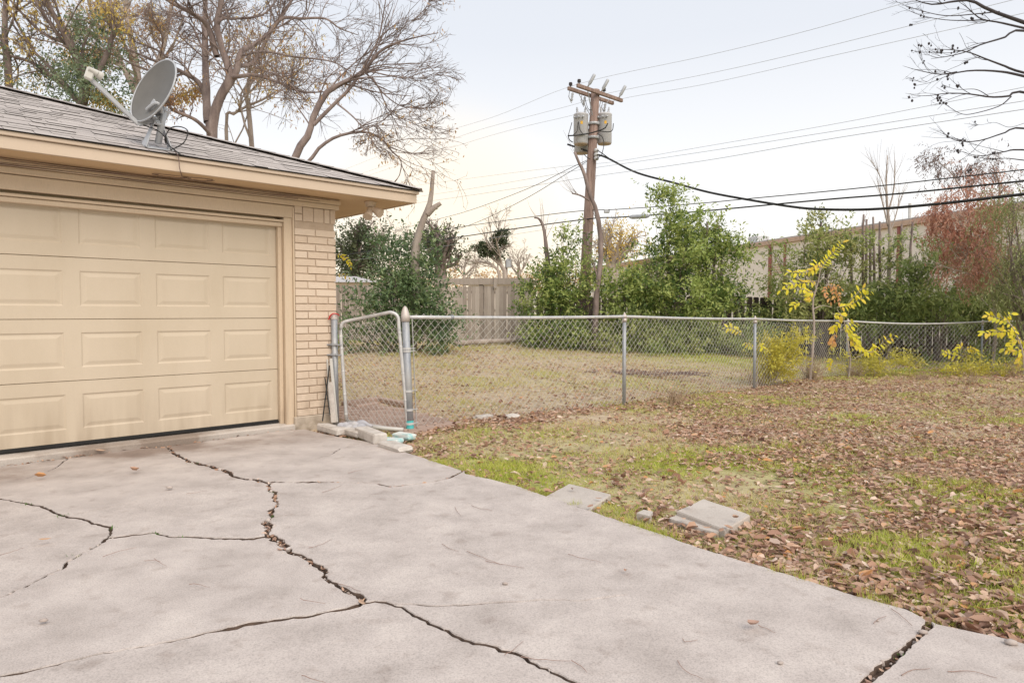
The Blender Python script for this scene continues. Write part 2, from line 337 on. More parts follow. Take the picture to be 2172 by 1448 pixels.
def grime(m, z0, z1, col, sc=(9, 9, 1.2), amount=.55):
    """rain splash dirt and streaks low on painted wood and metal"""
    nt = m.node_tree; N = nt.nodes; L = nt.links; p = N["Principled BSDF"]; src = p.inputs["Base Color"].links[0].from_socket
    geo = N.new("ShaderNodeNewGeometry"); sp = N.new("ShaderNodeSeparateXYZ"); L.new(geo.outputs["Position"], sp.inputs[0])
    mr = N.new("ShaderNodeMapRange"); mr.inputs[1].default_value = z1; mr.inputs[2].default_value = z0; L.new(sp.outputs[2], mr.inputs[0])
    mp = N.new("ShaderNodeMapping"); mp.inputs[3].default_value = sc; L.new(geo.outputs["Position"], mp.inputs[0]); nz = N.new("ShaderNodeTexNoise"); nz.inputs["Scale"].default_value = 1.0; nz.inputs["Detail"].default_value = 6; L.new(mp.outputs[0], nz.inputs["Vector"])
    r1 = N.new("ShaderNodeMapRange"); r1.inputs[1].default_value = .38; r1.inputs[2].default_value = .68; r1.inputs[4].default_value = amount; L.new(nz.outputs[0], r1.inputs[0])
    mu = N.new("ShaderNodeMath"); mu.operation = 'MULTIPLY'; L.new(mr.outputs[0], mu.inputs[0]); L.new(r1.outputs[0], mu.inputs[1])
    mx = N.new("ShaderNodeMix"); mx.data_type = 'RGBA'; mx.inputs[7].default_value = (*col, 1); L.new(mu.outputs[0], mx.inputs[0]); L.new(src, mx.inputs[6]); L.new(mx.outputs[2], p.inputs["Base Color"])
grime(m_door, .05, .55, (.30, .23, .16)); grime(m_brick, .10, .75, (.30, .22, .15), (14, 14, 8), .5); grime(m_trim, .05, .7, (.26, .19, .13), (20, 20, 2), .6); grime(m_found, -.05, .2, (.16, .125, .09), (12, 12, 12), .8)

# ------------------------------------------------------------------ ground sheet (lawn)
DRIVE_EDGE = [onz(*p) for p in [(645, 911), (712, 926), (786, 939), (852, 957), (916, 978), (984, 999), (1098, 1033), (1157, 1054), (1248, 1085), (1396, 1133), (1495, 1168), (1600, 1199), (1688, 1226), (1803, 1263), (1923, 1296), (1972, 1322), (1989, 1329), (2109, 1354), (2260, 1392)]]
DRIVE_POLY = np.array([p[:2] for p in DRIVE_EDGE]+[(4.2, .6), (5.2, -5), (-12, -5), (-8, 2.2)])
def inside(x, y, poly):
    x = np.asarray(x); y = np.asarray(y); c = np.zeros(x.shape, bool); n = len(poly)
    for i in range(n):
        x1, y1 = poly[i]; x2, y2 = poly[(i+1) % n]
        cr = ((y1 > y) != (y2 > y)) & (x < (x2-x1)*(y-y1)/(y2-y1+1e-12)+x1); c ^= cr
    return c
F0 = arr(-1.125, 7.2); FD = U[:2]                       # chain-link fence line
def behind_fence(x, y): return ((x-F0[0])*(-FD[1])+(y-F0[1])*FD[0])
def greenness(x, y):
    back = smooth(behind_fence(x, y), -.2, .6)
    n = fnoise(x, y, 2.6, 11); n2 = fnoise(x, y, .7, 15)
    front = smooth(n*.6+n2*.4, .32, .60)*.88
    bk = smooth(n*.5+n2*.5, .40, .66)*.5
    farg = smooth(y, 14.5, 18)*smooth(x, 1.5, 5)*.5      # greener strip under the shrubs
    path = (1-smooth(np.hypot(x-.4, y-5.2), .4, 2.6))*.35
    return np.clip(front*(1-back)+bk*back+farg+path*(1-back), 0, 1)
xs = np.unique(np.concatenate([-np.geomspace(14, 500, 22), np.linspace(-14, 18, 150), np.geomspace(18, 500, 22)]))
ys = np.unique(np.concatenate([-np.geomspace(4, 120, 10), np.linspace(-4, 26, 150), np.geomspace(26, 900, 30)]))
XX, YY = np.meshgrid(xs, ys); ZZ = gh(XX, YY)+(fnoise(XX, YY, .8, 3)-.5)*.035*(~inside(XX, YY, DRIVE_POLY))
ZZ -= .05*inside(XX, YY, DRIVE_POLY)
nx, ny = len(xs), len(ys); ii = (np.arange(ny-1)[:, None]*nx+np.arange(nx-1)[None]).ravel()
mb = MB(); mb.add(np.stack([XX, YY, ZZ], -1).reshape(-1, 3), np.stack([ii, ii+1, ii+nx+1, ii+nx], 1))
lawn = tag(obj("lawn", mb, m_lawn, smooth=True, attrs={"green": greenness(XX, YY).ravel()}), kind="structure")
lawn["label"] = "lawn of tan and green grass under fallen leaves"

# ------------------------------------------------------------------ driveway slabs, split along the cracks of the photo
def jag(pts, amp, step=.022, seed=0):
    r = np.random.default_rng(seed); out = [np.array(pts[0])]
    for p, q in zip(pts[:-1], pts[1:]):
        L = np.linalg.norm(q-p); n = max(1, int(L/step)); t = (q-p)/(L+1e-9); s = arr(-t[1], t[0])
        w = 0
        for k in range(1, n+1):
            w = w*.72+r.normal(0, amp*.75); f = k/n
            out.append(p+(q-p)*f+s*w*(k < n))
    return np.array(out)
NODE = {k: onz(*v)[:2] for k, v in dict(J0=(-60, 997), J1=(144, 971), JA=(356, 948), JR=(645, 911), N1=(565, 1024), HA=(518, 1016), BR=(984, 1000), N2=(566, 1137), N4=(228, 1140),
    N5=(136, 1093), G0=(-60, 1045), E0=(-60, 1290), N3=(771, 1281), I0=(-60, 1447), KE=(1300, 1500), SR=(1975, 1323), SE=(1782, 1500), KL=(833, 1284), CS=(574, 1102), M0=(786, 939), R9=(2260, 1392)).items()}
NODE.update(JX=NODE['J0']-U[:2]*3.6, GX=NODE['G0']+arr(-3.2, -1.2), EX=NODE['E0']+arr(-2.8, -1.4), IX=NODE['I0']+arr(-2.8, -1.0), K1=arr(.3, .5), K2=arr(.2, -4.5), S1=arr(1.2, .8), S2=arr(1.0, -4.5), R1=arr(4.1, .6), R2=arr(5, -4.5), L2=arr(-9, -4.5))
EDGE = {}
def edge(a, b, mid=(), w=.02, amp=.006, w1=None, seed=0, tipzero=False):
    pts = [NODE[a]]+[onz(*p)[:2] for p in mid]+([NODE[b]] if b else [])
    P = jag(pts, amp, seed=seed+len(EDGE)*7); n = len(P); r = np.random.default_rng(seed+len(EDGE)*13+1)
    ww = np.interp(np.linspace(0, 1, n), [0, 1], [w, w if w1 is None else w1])*np.interp(np.linspace(0, n, n), np.arange(0, n+8, 7), r.uniform(.35, 1.45, len(np.arange(0, n+8, 7))))*r.uniform(.7, 1.3, n)
    if tipzero: ww *= np.linspace(1, 0, n)**.6; ww[-1] = 0
    EDGE[(a, b or a+'_tip')] = (P, np.where(ww > 0, ww*.42+.0026*(ww > .0008), 0))
edge('JX', 'J0', w=.03, amp=.003); edge('J0', 'J1', w=.035, amp=.004); edge('J1', 'JA', [(227, 959), (295, 950)], w=.04, amp=.005); edge('JA', 'JR', [(454, 934), (560, 919), (600, 914)], w=.03, amp=.005)
edge('JA', 'HA', [(368, 961), (380, 968), (401, 979), (447, 989), (481, 1000), (492, 1010)], w=.022, w1=.03); edge('HA', 'N1', [(540, 1018)], w=.035)
edge('N1', 'BR', [(651, 1024), (735, 1025), (800, 1027), (829, 1034), (856, 1031), (909, 1025), (954, 1015)], w=.058, w1=.026, amp=.005)
edge('N1', 'CS', [(572, 1034), (583, 1048), (581, 1063), (587, 1068), (574, 1082)], w=.03, amp=.009); edge('CS', 'N2', [(562, 1110), (568, 1119)], w=.04, amp=.01)
edge('N2', 'N3', [(595, 1152), (603, 1165), (640, 1180), (659, 1195), (682, 1207), (685, 1222), (712, 1238), (735, 1254), (763, 1266)], w=.034, w1=.02, amp=.009)
edge('N2', 'N4', [(537, 1143), (462, 1142), (413, 1139), (356, 1138), (333, 1130), (269, 1137)], w=.026, w1=.016, amp=.006)
edge('N4', 'E0', [(193, 1165), (150, 1186), (137, 1203), (91, 1224), (53, 1244), (32, 1250), (0, 1266)], w=.028, w1=.022, amp=.006)
edge('N4', 'N5', [(235, 1117), (197, 1110), (176, 1100)], w=.012, amp=.005); edge('N5', 'G0', [(117, 1087), (100, 1078), (89, 1072), (57, 1066), (0, 1056)], w=.012, amp=.005)
edge('N5', 'HA', [(170, 1089), (227, 1076), (276, 1066), (314, 1059), (386, 1044), (450, 1032)], w=.016, w1=.010, amp=.004)
edge('N3', 'I0', [(701, 1296), (636, 1309), (568, 1318), (500, 1331), (454, 1339), (363, 1360), (265, 1377), (189, 1392), (87, 1417), (49, 1426), (0, 1434)], w=.030, amp=.005)
edge('N3', 'KL', [(795, 1277), (818, 1279)], w=.008, amp=.004); edge('KL', 'KE', [(858, 1293), (878, 1307), (920, 1328), (950, 1339), (996, 1362), (1053, 1375), (1103, 1391), (1136, 1411), (1182, 1432), (1215, 1448)], w=.005, w1=.008, amp=.007)
edge('JR', 'M0', [(712, 926)], w=0, amp=.002); edge('M0', 'BR', [(852, 957), (916, 978)], w=0, amp=.003)
edge('BR', 'SR', [(986, 1006), (1040, 1018), (1098, 1033), (1157, 1054), (1248, 1085), (1396, 1133), (1495, 1168), (1600, 1199), (1688, 1226), (1803, 1263), (1923, 1296)], w=0, amp=.004)
edge('SR', 'SE', [(1960, 1343), (1898, 1399), (1840, 1448)], w=.028, amp=.0015); edge('SR', 'R9', [(1989, 1329), (2109, 1354)], w=0, amp=.003)
edge('J1', None, [(110, 996), (57, 1014), (10, 1022)], w=.008, amp=.004, tipzero=True); edge('M0', None, [(720, 953), (704, 964), (646, 982)], w=.010, amp=.004, tipzero=True)
edge('CS', None, [(590, 1098), (625, 1092)], w=.016, amp=.003, tipzero=True); edge('KL', None, [(909, 1288), (950, 1288), (1022, 1283), (1098, 1280), (1149, 1275), (1211, 1278), (1272, 1272), (1345, 1263)], w=.008, amp=.004, tipzero=True)
for a, b in [('G0', 'GX'), ('E0', 'EX'), ('I0', 'IX'), ('KE', 'K1'), ('K1', 'K2'), ('SE', 'S1'), ('S1', 'S2')]: edge(a, b, w=.015, amp=.004)
for a, b in [('R9', 'R1'), ('R1', 'R2')]: edge(a, b, w=0, amp=.003)
def chain(*names):
    P = []; W = []
    for a, b in zip(names[:-1], names[1:]):
        if b == 'spur':
            e = EDGE[(a, a+'_tip')]; P += list(e[0][:-1])+list(e[0][::-1]); W += list(e[1][:-1])+list(e[1][::-1]); continue
        if a == 'spur': continue
        if (a, b) in EDGE: e = EDGE[(a, b)]; p, w = e[0], e[1]
        elif (b, a) in EDGE: e = EDGE[(b, a)]; p, w = e[0][::-1], e[1][::-1]
        else: p = np.array([NODE[a], NODE[b]]); w = np.zeros(2)
        P += list(p[:-1]); W += list(w[:-1])
    return np.array(P), np.array(W)
SLABS = [('JA', 'JR', 'M0', 'spur', 'M0', 'BR', 'N1', 'HA', 'JA'), ('JX', 'J0', 'J1', 'spur', 'J1', 'JA', 'HA', 'N5', 'G0', 'GX', 'JX'), ('N5', 'HA', 'N1', 'CS', 'N2', 'N4', 'N5'),
    ('GX', 'G0', 'N5', 'N4', 'E0', 'EX', 'GX'), ('EX', 'E0', 'N4', 'N2', 'N3', 'I0', 'IX', 'EX'),
    ('N1', 'BR', 'SR', 'SE', 'S1', 'S2', 'K2', 'K1', 'KE', 'KL', 'spur', 'KL', 'N3', 'N2', 'CS', 'spur', 'CS', 'N1'), ('IX', 'I0', 'N3', 'KL', 'KE', 'K1', 'K2', 'L2', 'IX'), ('S2', 'S1', 'SE', 'SR', 'R9', 'R1', 'R2', 'S2')]
SLAB_Z = [.006, .0, .004, -.003, .001, .009, .003, .012]
driveway = bpy.data.objects.new("driveway", None); COL.objects.link(driveway); tag(driveway, "cracked pale concrete driveway in front of the garage door", kind="structure"); ROOTLOC["driveway"] = (0, 0, 0)
def inset(P, W):
    keep = [0]
    for i in range(1, len(P)):
        if np.linalg.norm(P[i]-P[keep[-1]]) > 1e-5: keep.append(i)
    P = P[keep]; W = W[keep]
    x, y = P[:, 0], P[:, 1]
    if (x*np.roll(y, -1)-np.roll(x, -1)*y).sum() < 0: P = P[::-1]; W = W[::-1]
    t1 = unit(P-np.roll(P, 1, 0)); t2 = unit(np.roll(P, -1, 0)-P)
    n = np.c_[-t1[:, 1], t1[:, 0]]+np.c_[-t2[:, 1], t2[:, 0]]; ln = np.linalg.norm(n, axis=1, keepdims=True)
    n = np.where(ln > .3, n/(ln+1e-9), 0); return P, W, n
for nm, z in zip(SLABS, SLAB_Z):
    P, W, n = inset(*chain(*nm)); k = len(P)
    lo = P+n*W[:, None]; hi = lo+n*(.001+.004*np.random.default_rng(k).random(k)**2)[:, None]*(W[:, None] > 0.0005)
    hi = np.where((W == 0)[:, None], P+n*.004, hi); 
    Vv = np.vstack([np.c_[hi, np.full(k, z)], np.c_[lo, np.full(k, z-.005)], np.c_[lo-n*.0, np.full(k, -.12)]]); i = np.arange(k); i2 = (i+1) % k
    mb = MB(); mb.add(Vv, np.concatenate([np.stack([k+i, k+i2, i2, i], 1), np.stack([2*k+i, 2*k+i2, k+i2, k+i], 1)]))
    r_cdt = delaunay_2d_cdt([Vector(p) for p in hi], [], [list(range(k))], 1, 1e-6)
    mb.add(np.array([(p[0], p[1], z) for p in r_cdt[0]]), np.array(r_cdt[2]))
    o = obj("concrete_slab", mb, m_conc, driveway); o.data.materials.append(m_dirt); mi = np.zeros(len(o.data.polygons), np.int32); mi[k:2*k] = 1; o.data.polygons.foreach_set("material_index", mi)
# dirt bed seen through the cracks
mb = MB(); pb = np.array([p for p in DRIVE_POLY]); pb = pb+(pb.mean(0)-pb)*.01; prism(mb, pb, -.16, -.026); obj("dirt_bed", mb, m_dirt, driveway)

# ------------------------------------------------------------------ leaves: shared generators
def leaf_arrays(C, D, Nn, L, Wd, curl, bend):
    """8-vertex curled leaves. C centres, D directions, Nn normals"""
    S = unit(np.cross(Nn, D)); Nn = np.cross(D, S); n = len(C)
    st = np.array([[-.5, 0], [-.2, -.5], [-.2, 0], [-.2, .5], [.2, -.42], [.2, 0], [.2, .42], [.5, 0]])
    x = st[:, 0][None]*L[:, None]; y = st[:, 1][None]*Wd[:, None]
    z = curl[:, None]*np.abs(st[:, 1])[None]*Wd[:, None]+bend[:, None]*(st[:, 0]**2)[None]*L[:, None]
    Vv = C[:, None]+x[..., None]*D[:, None]+y[..., None]*S[:, None]+z[..., None]*Nn[:, None]
    b = (np.arange(n)*8)[:, None]
    T = (b[:, :, None]+np.array([[0, 2, 1], [0, 3, 2], [7, 4, 5], [7, 5, 6]])[None]).reshape(-1, 3)
    Q = (b[:, :, None]+np.array([[1, 2, 5, 4], [2, 3, 6, 5]])[None]).reshape(-1, 4)
    return Vv.reshape(-1, 3), T, Q
def add_leaves8(mb, C, D, Nn, L, Wd, curl, bend, r):
    Vv, T, Q = leaf_arrays(C, D, Nn, L, Wd, curl, bend); b = mb.n; mb.add(Vv, T, np.repeat(r, 8)); mb.more(Q, b)
def add_leaves4(mb, C, D, Nn, L, Wd, r, fold=.25):
    S = unit(np.cross(Nn, D)); Nn = np.cross(D, S); n = len(C)
    Vv = np.stack([C, C+D*(L*.45)[:, None]-S*(Wd*.5)[:, None]+Nn*(Wd*fold)[:, None], C+D*L[:, None], C+D*(L*.45)[:, None]+S*(Wd*.5)[:, None]+Nn*(Wd*fold)[:, None]], 1).reshape(-1, 3)
    b = (np.arange(n)*4)[:, None]
    mb.add(Vv, np.concatenate([b+np.array([[0, 2, 1]]), b+np.array([[0, 3, 2]])]), np.repeat(r, 4))

# ------------------------------------------------------------------ grass blades and leaf litter
def polar(n, r0, r1, a0=-48, a1=52, pw=0.0):
    a = np.radians(rng.uniform(a0, a1, n)); t = rng.random(n); r = r0*(r1/r0)**t if pw == 0 else (r0**pw+(r1**pw-r0**pw)*t)**(1/pw)
    return r*np.sin(a), r*np.cos(a)
def in_garage(x, y):
    a = (x-PC[0])*U[0]+(y-PC[1])*U[1]; b = (x-PC[0])*V[0]+(y-PC[1])*V[1]; return (a < .02) & (b > -.2)
PATH_POLY = np.array([onz(*p)[:2] for p in [(716, 880), (722, 862), (785, 858), (870, 872), (975, 898), (905, 914), (862, 918), (740, 903)]])
STONE1 = np.array([onz(*p)[:2] for p in [(1157, 1052), (1207, 1025), (1296, 1048), (1248, 1082)]])
STONE2 = np.array([onz(*p)[:2] for p in [(1420, 1100), (1442, 1085), (1490, 1060), (1590, 1092), (1520, 1128)]])
def free(x, y): return ~(inside(x, y, DRIVE_POLY) | in_garage(x, y) | inside(x, y, PATH_POLY) | inside(x, y, STONE1) | inside(x, y, STONE2))
x, y = polar(720000, 2.2, 26, pw=0.55); k = free(x, y) & (y < 23); x, y = x[k], y[k]
gr = greenness(x, y); k = rng.random(len(x)) < (.45+.55*gr)*smooth(fnoise(x, y, .35, 40), .28, .5); x, y, gr = x[k], y[k], gr[k]
n = len(x); d = np.hypot(x, y); z = gh(x, y)+(fnoise(x, y, .8, 3)-.5)*.035
hh = rng.uniform(.018, .05, n)*(.7+.6*gr)*np.clip(fnoise(x, y, .5, 44)*1.8, .6, 1.5); wv = np.maximum(.0032, d*.00062)*rng.uniform(.7, 1.3, n)
az = rng.uniform(0, 2*math.pi, n); lean = rng.uniform(.3, 1.3, n); az2 = rng.uniform(0, 2*math.pi, n)
sx, sy = np.cos(az)*wv, np.sin(az)*wv
Vv = np.stack([np.c_[x-sx, y-sy, z-.004], np.c_[x+sx, y+sy, z-.004], np.c_[x+np.cos(az2)*hh*lean, y+np.sin(az2)*hh*lean, z+hh]], 1)
mb = MB(); mb.add(Vv.reshape(-1, 3), np.arange(3*n).reshape(-1, 3), np.repeat(rng.random(n), 3))
nb = n
gr_b = np.clip(gr+rng.normal(0, .22, n), 0, 1)
tag(obj("grass", mb, m_grass, attrs={"green": np.repeat(gr_b, 3)}), "short tan and lime green grass growing all over the lawn", "grass", kind="stuff")

ev = []; eg = []
for p, q in zip(DRIVE_EDGE[4:-3], DRIVE_EDGE[5:-2]):
    L = np.linalg.norm(q-p); m = int(L*900); t = rng.random(m); c = p[None]+(q-p)[None]*t[:, None]; nn = unit(np.cross(q-p, Z)); nn = nn if nn@arr(1, 1, 0) > 0 else -nn
    tuft = smooth(fnoise(c[:, 0], c[:, 1], .16, 301), .42, .62); kp = rng.random(m) < .12+.88*tuft; c, tuft = c[kp], tuft[kp]; m = len(c); c = c+nn*np.abs(rng.normal(.03, .035, m))[:, None]
    h = rng.uniform(.02, .055, m)*(.6+.6*tuft); w = rng.uniform(.0018, .0032, m); a = rng.uniform(0, 6.28, m); b = np.c_[np.cos(a)*w, np.sin(a)*w, np.zeros(m)]; tip = c-nn*(h*rng.normal(.5, .5, m))[:, None]+np.c_[rng.normal(0, .012, (m, 2)), h]
    c[:, 2] = -.03; tip[:, 2] -= .03; tip[:, 2] += .022; ev.append(np.stack([c-b, c+b, tip], 1)); eg.append(np.repeat(np.clip(.45+.5*tuft+rng.normal(0, .2, m), 0, 1), 3))
ev = np.concatenate(ev).reshape(-1, 3); mb = MB(); mb.add(ev, np.arange(len(ev)).reshape(-1, 3), np.repeat(rng.random(len(ev)//3), 3))
tag(obj("edge_grass", mb, m_grass, attrs={"green": np.concatenate(eg)}), "ragged grass tufts creeping over the driveway edge", "grass", kind="stuff")

def litter_density(x, y):
    s = behind_fence(x, y); front = s < 0
    n1 = fnoise(x, y, 1.5, 71); n2 = fnoise(x, y, .45, 75)
    base = smooth(n1*.55+n2*.45, .36, .6)
    r = smooth(x-.22*y, -.4, 2.0)*1.15                                     # heavier towards the right
    dens_f = base*(.28+1.2*r)+.42*r+.07
    dens_f = np.where((x > 1.6) & (y > 2.6) & (x < 6), np.maximum(dens_f, .25+.75*base), dens_f)
    al = (x-F0[0])*FD[0]+(y-F0[1])*FD[1]
    drift = np.exp(-((s+.12)/.22)**2)*(al > -.3)*(.7+.6*n1)*1.6                         # drift along the fence
    edge_ = 0
    dens_b = .10+.22*base
    return np.where(front, dens_f, dens_b)+drift
x, y = polar(300000, 2.2, 24, pw=1.0); k = free(x, y) & (y < 23); x, y = x[k], y[k]
k = rng.random(len(x)) < np.clip(litter_density(x, y)*1.0, 0, 1); x, y = x[k], y[k]
# leaves caught along the driveway edge and beside the row of blocks
ex = []; 
for p, q in zip(DRIVE_EDGE[:-3], DRIVE_EDGE[1:-2]):
    L = np.linalg.norm(q-p); m = int(L*34); t = rng.random(m)[:, None]; nn = unit(np.cross(q-p, Z)); off = np.abs(rng.normal(0, .09, m))[:, None]+.02
    ex.append((p+(q-p)*t-nn*off*np.sign(nn@arr(1, 1, 0))*-1)[:, :2])
for p, q, m, sdv in [((650, 908), (800, 945), 150, .035), ((800, 945), (880, 925), 120, .07), ((862, 922), (985, 895), 330, .09), ((985, 895), (1160, 885), 420, .12), ((860, 935), (940, 965), 150, .12), ((1400, 1085), (1520, 1135), 60, .08), ((1160, 1050), (1210, 1024), 25, .04)]:
    P_ = onz(*p)[:2]; Q_ = onz(*q)[:2]; t = rng.random(m)[:, None]; ex.append(P_+(Q_-P_)*t+rng.normal(0, sdv, (m, 2)))
ex = np.concatenate(ex); kk = ~inside(ex[:, 0], ex[:, 1], DRIVE_POLY) & ~in_garage(ex[:, 0], ex[:, 1]); ex = ex[kk]
# stump remains of leaves and twigs in the back yard
c0 = ong(1365, 795); pil = c0[:2]+rng.normal(0, 1, (420, 2))*arr(.55, .35)
x = np.concatenate([x, ex[:, 0], pil[:, 0]]); y = np.concatenate([y, ex[:, 1], pil[:, 1]])
n = len(x); d = np.hypot(x, y); order = np.argsort(d); x, y, d = x[order], y[order], d[order]
z = gh(x, y)+(fnoise(x, y, .8, 3)-.5)*.035+rng.uniform(.002, .03, n)
L_ = np.clip(np.exp(rng.normal(math.log(.041), .38, n)), .014, .09); Wd = L_*rng.uniform(.38, .6, n)
az = rng.uniform(0, 2*math.pi, n); tilt = rng.normal(0, .25, n); D = np.c_[np.cos(az)*np.cos(tilt), np.sin(az)*np.cos(tilt), np.sin(tilt)]
Nn = unit(np.c_[rng.normal(0, .35, (n, 2)), np.ones(n)]); curl = rng.normal(.25, .5, n); bend = rng.normal(.05, .45, n); rr = rng.random(n)
NEAR = 300
inview = np.where((np.abs(x/y) < .74) & (y > 2.4))[0][:NEAR]
rest = np.setdiff1d(np.arange(n), inview)
mb = MB(); add_leaves8(mb, np.c_[x, y, z][rest], D[rest], Nn[rest], L_[rest], Wd[rest], curl[rest], bend[rest], rr[rest])
litter = tag(obj("leaf_litter", mb, m_litter), "carpet of fallen brown leaves strewn over the lawn", "fallen leaves", kind="stuff")
protos = []
for i in range(14):
    m1 = MB(); add_leaves8(m1, np.zeros((1, 3)), arr(1, 0, 0)[None], arr(0, 0, 1)[None], np.array([1.0]), np.array([rng.uniform(.4, .6)]), np.array([rng.normal(.35, .5)]), np.array([rng.normal(.1, .5)]), np.array([0.0]))
    protos.append(m1.mesh("leaf", m_litter, True))
for j in inview:
    o = put("leaf", protos[int(j) % 14], lawn); Dj = D[j]; Sj = unit(np.cross(Nn[j], Dj)); Nj = np.cross(Dj, Sj); s = L_[j]
    o.matrix_basis = Matrix(((Dj[0]*s, Sj[0]*s, Nj[0]*s, x[j]), (Dj[1]*s, Sj[1]*s, Nj[1]*s, y[j]), (Dj[2]*s, Sj[2]*s, Nj[2]*s, z[j]), (0, 0, 0, 1)))
def leaf_at(name, p, L, az, parent=None, mat=None, k=0, tilt=.1):
    me = protos[k % 14]
    if mat is not None:
        me = me.copy(); me.materials.clear(); me.materials.append(mat)
    o = put(name, me, parent); o.matrix_basis = Matrix.Translation(Vector(p)) @ Matrix.Rotation(az, 4, 'Z') @ Matrix.Rotation(tilt, 4, 'Y') @ Matrix.Scale(L, 4); return o
# leaves, pebbles and weeds packed in the cracks
cr = []
for (a, b), (w_dens, off) in {('J0', 'J1'): (90, .02), ('J1', 'JA'): (110, .02), ('JA', 'JR'): (75, .018), ('N2', 'N3'): (40, .009), ('CS', 'N2'): (50, .01), ('N1', 'CS'): (40, .01), ('HA', 'N1'): (40, .01), ('JA', 'HA'): (25, .008), ('N1', 'BR'): (25, .006), ('SR', 'SE'): (25, .008)}.items():
    P, w = EDGE[(a, b)]; seg = np.linalg.norm(np.diff(P, axis=0), axis=1); m = int(seg.sum()*w_dens); i = rng.integers(0, len(P), m); cr.append(np.c_[P[i]+rng.normal(0, off, (m, 2)), np.full(m, .0)])
cr = np.concatenate(cr); m = len(cr); cr[:, 2] = rng.uniform(-.022, .010, m); az = rng.uniform(0, 6.28, m)
mb = MB(); add_leaves8(mb, cr, np.c_[np.cos(az), np.sin(az), rng.normal(0, .25, m)], unit(np.c_[rng.normal(0, .5, (m, 2)), np.ones(m)]), rng.uniform(.018, .045, m), rng.uniform(.009, .02, m), rng.normal(.3, .5, m), rng.normal(0, .5, m), rng.random(m))
tag(obj("crack_leaves", mb, m_litter), "dry brown leaf bits packed into the driveway cracks", "leaf debris", kind="stuff")
ICO_V = np.array([(0, 0, -1), (.72, -.53, -.45), (-.28, -.85, -.45), (-.89, 0, -.45), (-.28, .85, -.45), (.72, .53, -.45), (.28, -.85, .45), (-.72, -.53, .45), (-.72, .53, .45), (.28, .85, .45), (.89, 0, .45), (0, 0, 1)])
ICO_F = np.array([(0, 2, 1), (1, 5, 0), (0, 3, 2), (0, 4, 3), (0, 5, 4), (1, 10, 5), (2, 6, 1), (3, 7, 2), (4, 8, 3), (5, 9, 4), (1, 6, 10), (2, 7, 6), (3, 8, 7), (4, 9, 8), (5, 10, 9), (6, 11, 10), (7, 11, 6), (8, 11, 7), (9, 11, 8), (10, 11, 9)])
mb = MB()
for (a, b), dens in {('N2', 'N3'): 34, ('CS', 'N2'): 40, ('N1', 'CS'): 24, ('HA', 'N1'): 26, ('JA', 'HA'): 10, ('KL', 'KE'): 8, ('N4', 'E0'): 10, ('SR', 'SE'): 30}.items():
    P, w = EDGE[(a, b)]; m = int(np.linalg.norm(np.diff(P, axis=0), axis=1).sum()*dens)
    for _ in range(m):
        i = rng.integers(0, len(P)); s = rng.uniform(.003, .010)*rng.choice([.6, 1, 1, 2.0]); c = np.r_[P[i]+rng.normal(0, w[i]*.8+.003, 2), rng.uniform(-.018, .004)]
        mb.add(c+ICO_V*rng.uniform(.6, 1.3, (12, 3))*s, ICO_F, np.full(12, rng.random()))
tag(obj("gravel", mb, m_pebble), "crumbled concrete pebbles in the widest driveway cracks", "gravel", kind="stuff")
mb = MB()
for px, py, m, s in [(333, 1131, 60, .02), (385, 1140, 25, .02), (570, 1096, 70, .03), (414, 981, 25, .02), (577, 1045, 30, .02), (136, 1092, 30, .02), (238, 1118, 30, .02), (975, 1004, 60, .03), (1907, 1391, 30, .02), (160, 1178, 20, .02), (57, 1066, 20, .03)]:
    c = onz(px, py, 0); m = m//2; xy = c[:2]+rng.normal(0, s*.7, (m, 2))*arr(1.6, 1); h = rng.uniform(.006, .020, m); a = rng.uniform(0, 6.28, m)
    add_leaves4(mb, np.c_[xy, np.full(m, -.012)], unit(np.c_[np.cos(a)*.6, np.sin(a)*.6, np.ones(m)]), unit(np.c_[np.cos(a), np.sin(a), -np.full(m, .4)]), h*1.5, h*.3, rng.random(m))
tag(obj("crack_weeds", mb, m_weed), "small green weeds sprouting from the driveway cracks", "weeds", kind="stuff")

# ------------------------------------------------------------------ garage
garage = thing("garage", "cream painted brick garage with a panelled overhead door and shingled hip roof", "garage", G(-3, 3, 0))
ZD0, SECH = .084, .533; AD1 = -.625; AD0 = AD1-4.88
# walls behind the bricks
mb = MB(); gbox(mb, -.465, -.012, .012, .5, .12, 2.33); gbox(mb, -.50, -.012, .501, 7.0, .12, 2.44); gbox(mb, -7.2, -.5, .55, .7, 2.0, 2.44)
gbox(mb, -7.2, AD0-.02, .03, .5, .12, 2.33); gbox(mb, -7.2, -.5, 6.8, 7.0, .12, 2.44); gbox(mb, -7.2, -7.0, .7, 6.8, .12, 2.44)
obj("wall", mb, m_mortar, garage)
mb = MB(); gbox(mb, -.50, .015, -.02, .5, -.1, .128, .008); gbox(mb, -.48, .015, .5, 7.02, -.1, .128, .008)
obj("foundation", mb, m_found, garage)
mb = MB(); gbox(mb, -7.22, AD0, -.02, .5, -.1, .128, .008); obj("foundation", mb, m_found, garage)
BH, BP = .068, .0795
br = {}
def brick(a0, a1, b0, b1, z0, z1):
    la, lb, lz = a1-a0, b1-b0, z1-z0; key = (round(la, 3), round(lb, 3), round(lz, 3), rng.integers(0, 3))
    if key not in br:
        m1 = MB(); cbox(m1, (0, 0, 0), (la, lb, lz), UVZ, .003, jit=.0004); br[key] = m1.mesh("brick", m_brick)
    o = put("brick", br[key], garage); p = G((a0+a1)/2, (b0+b1)/2, (z0+z1)/2)+V*rng.normal(0, .0015); o.matrix_basis = Matrix.Translation(Vector(p))
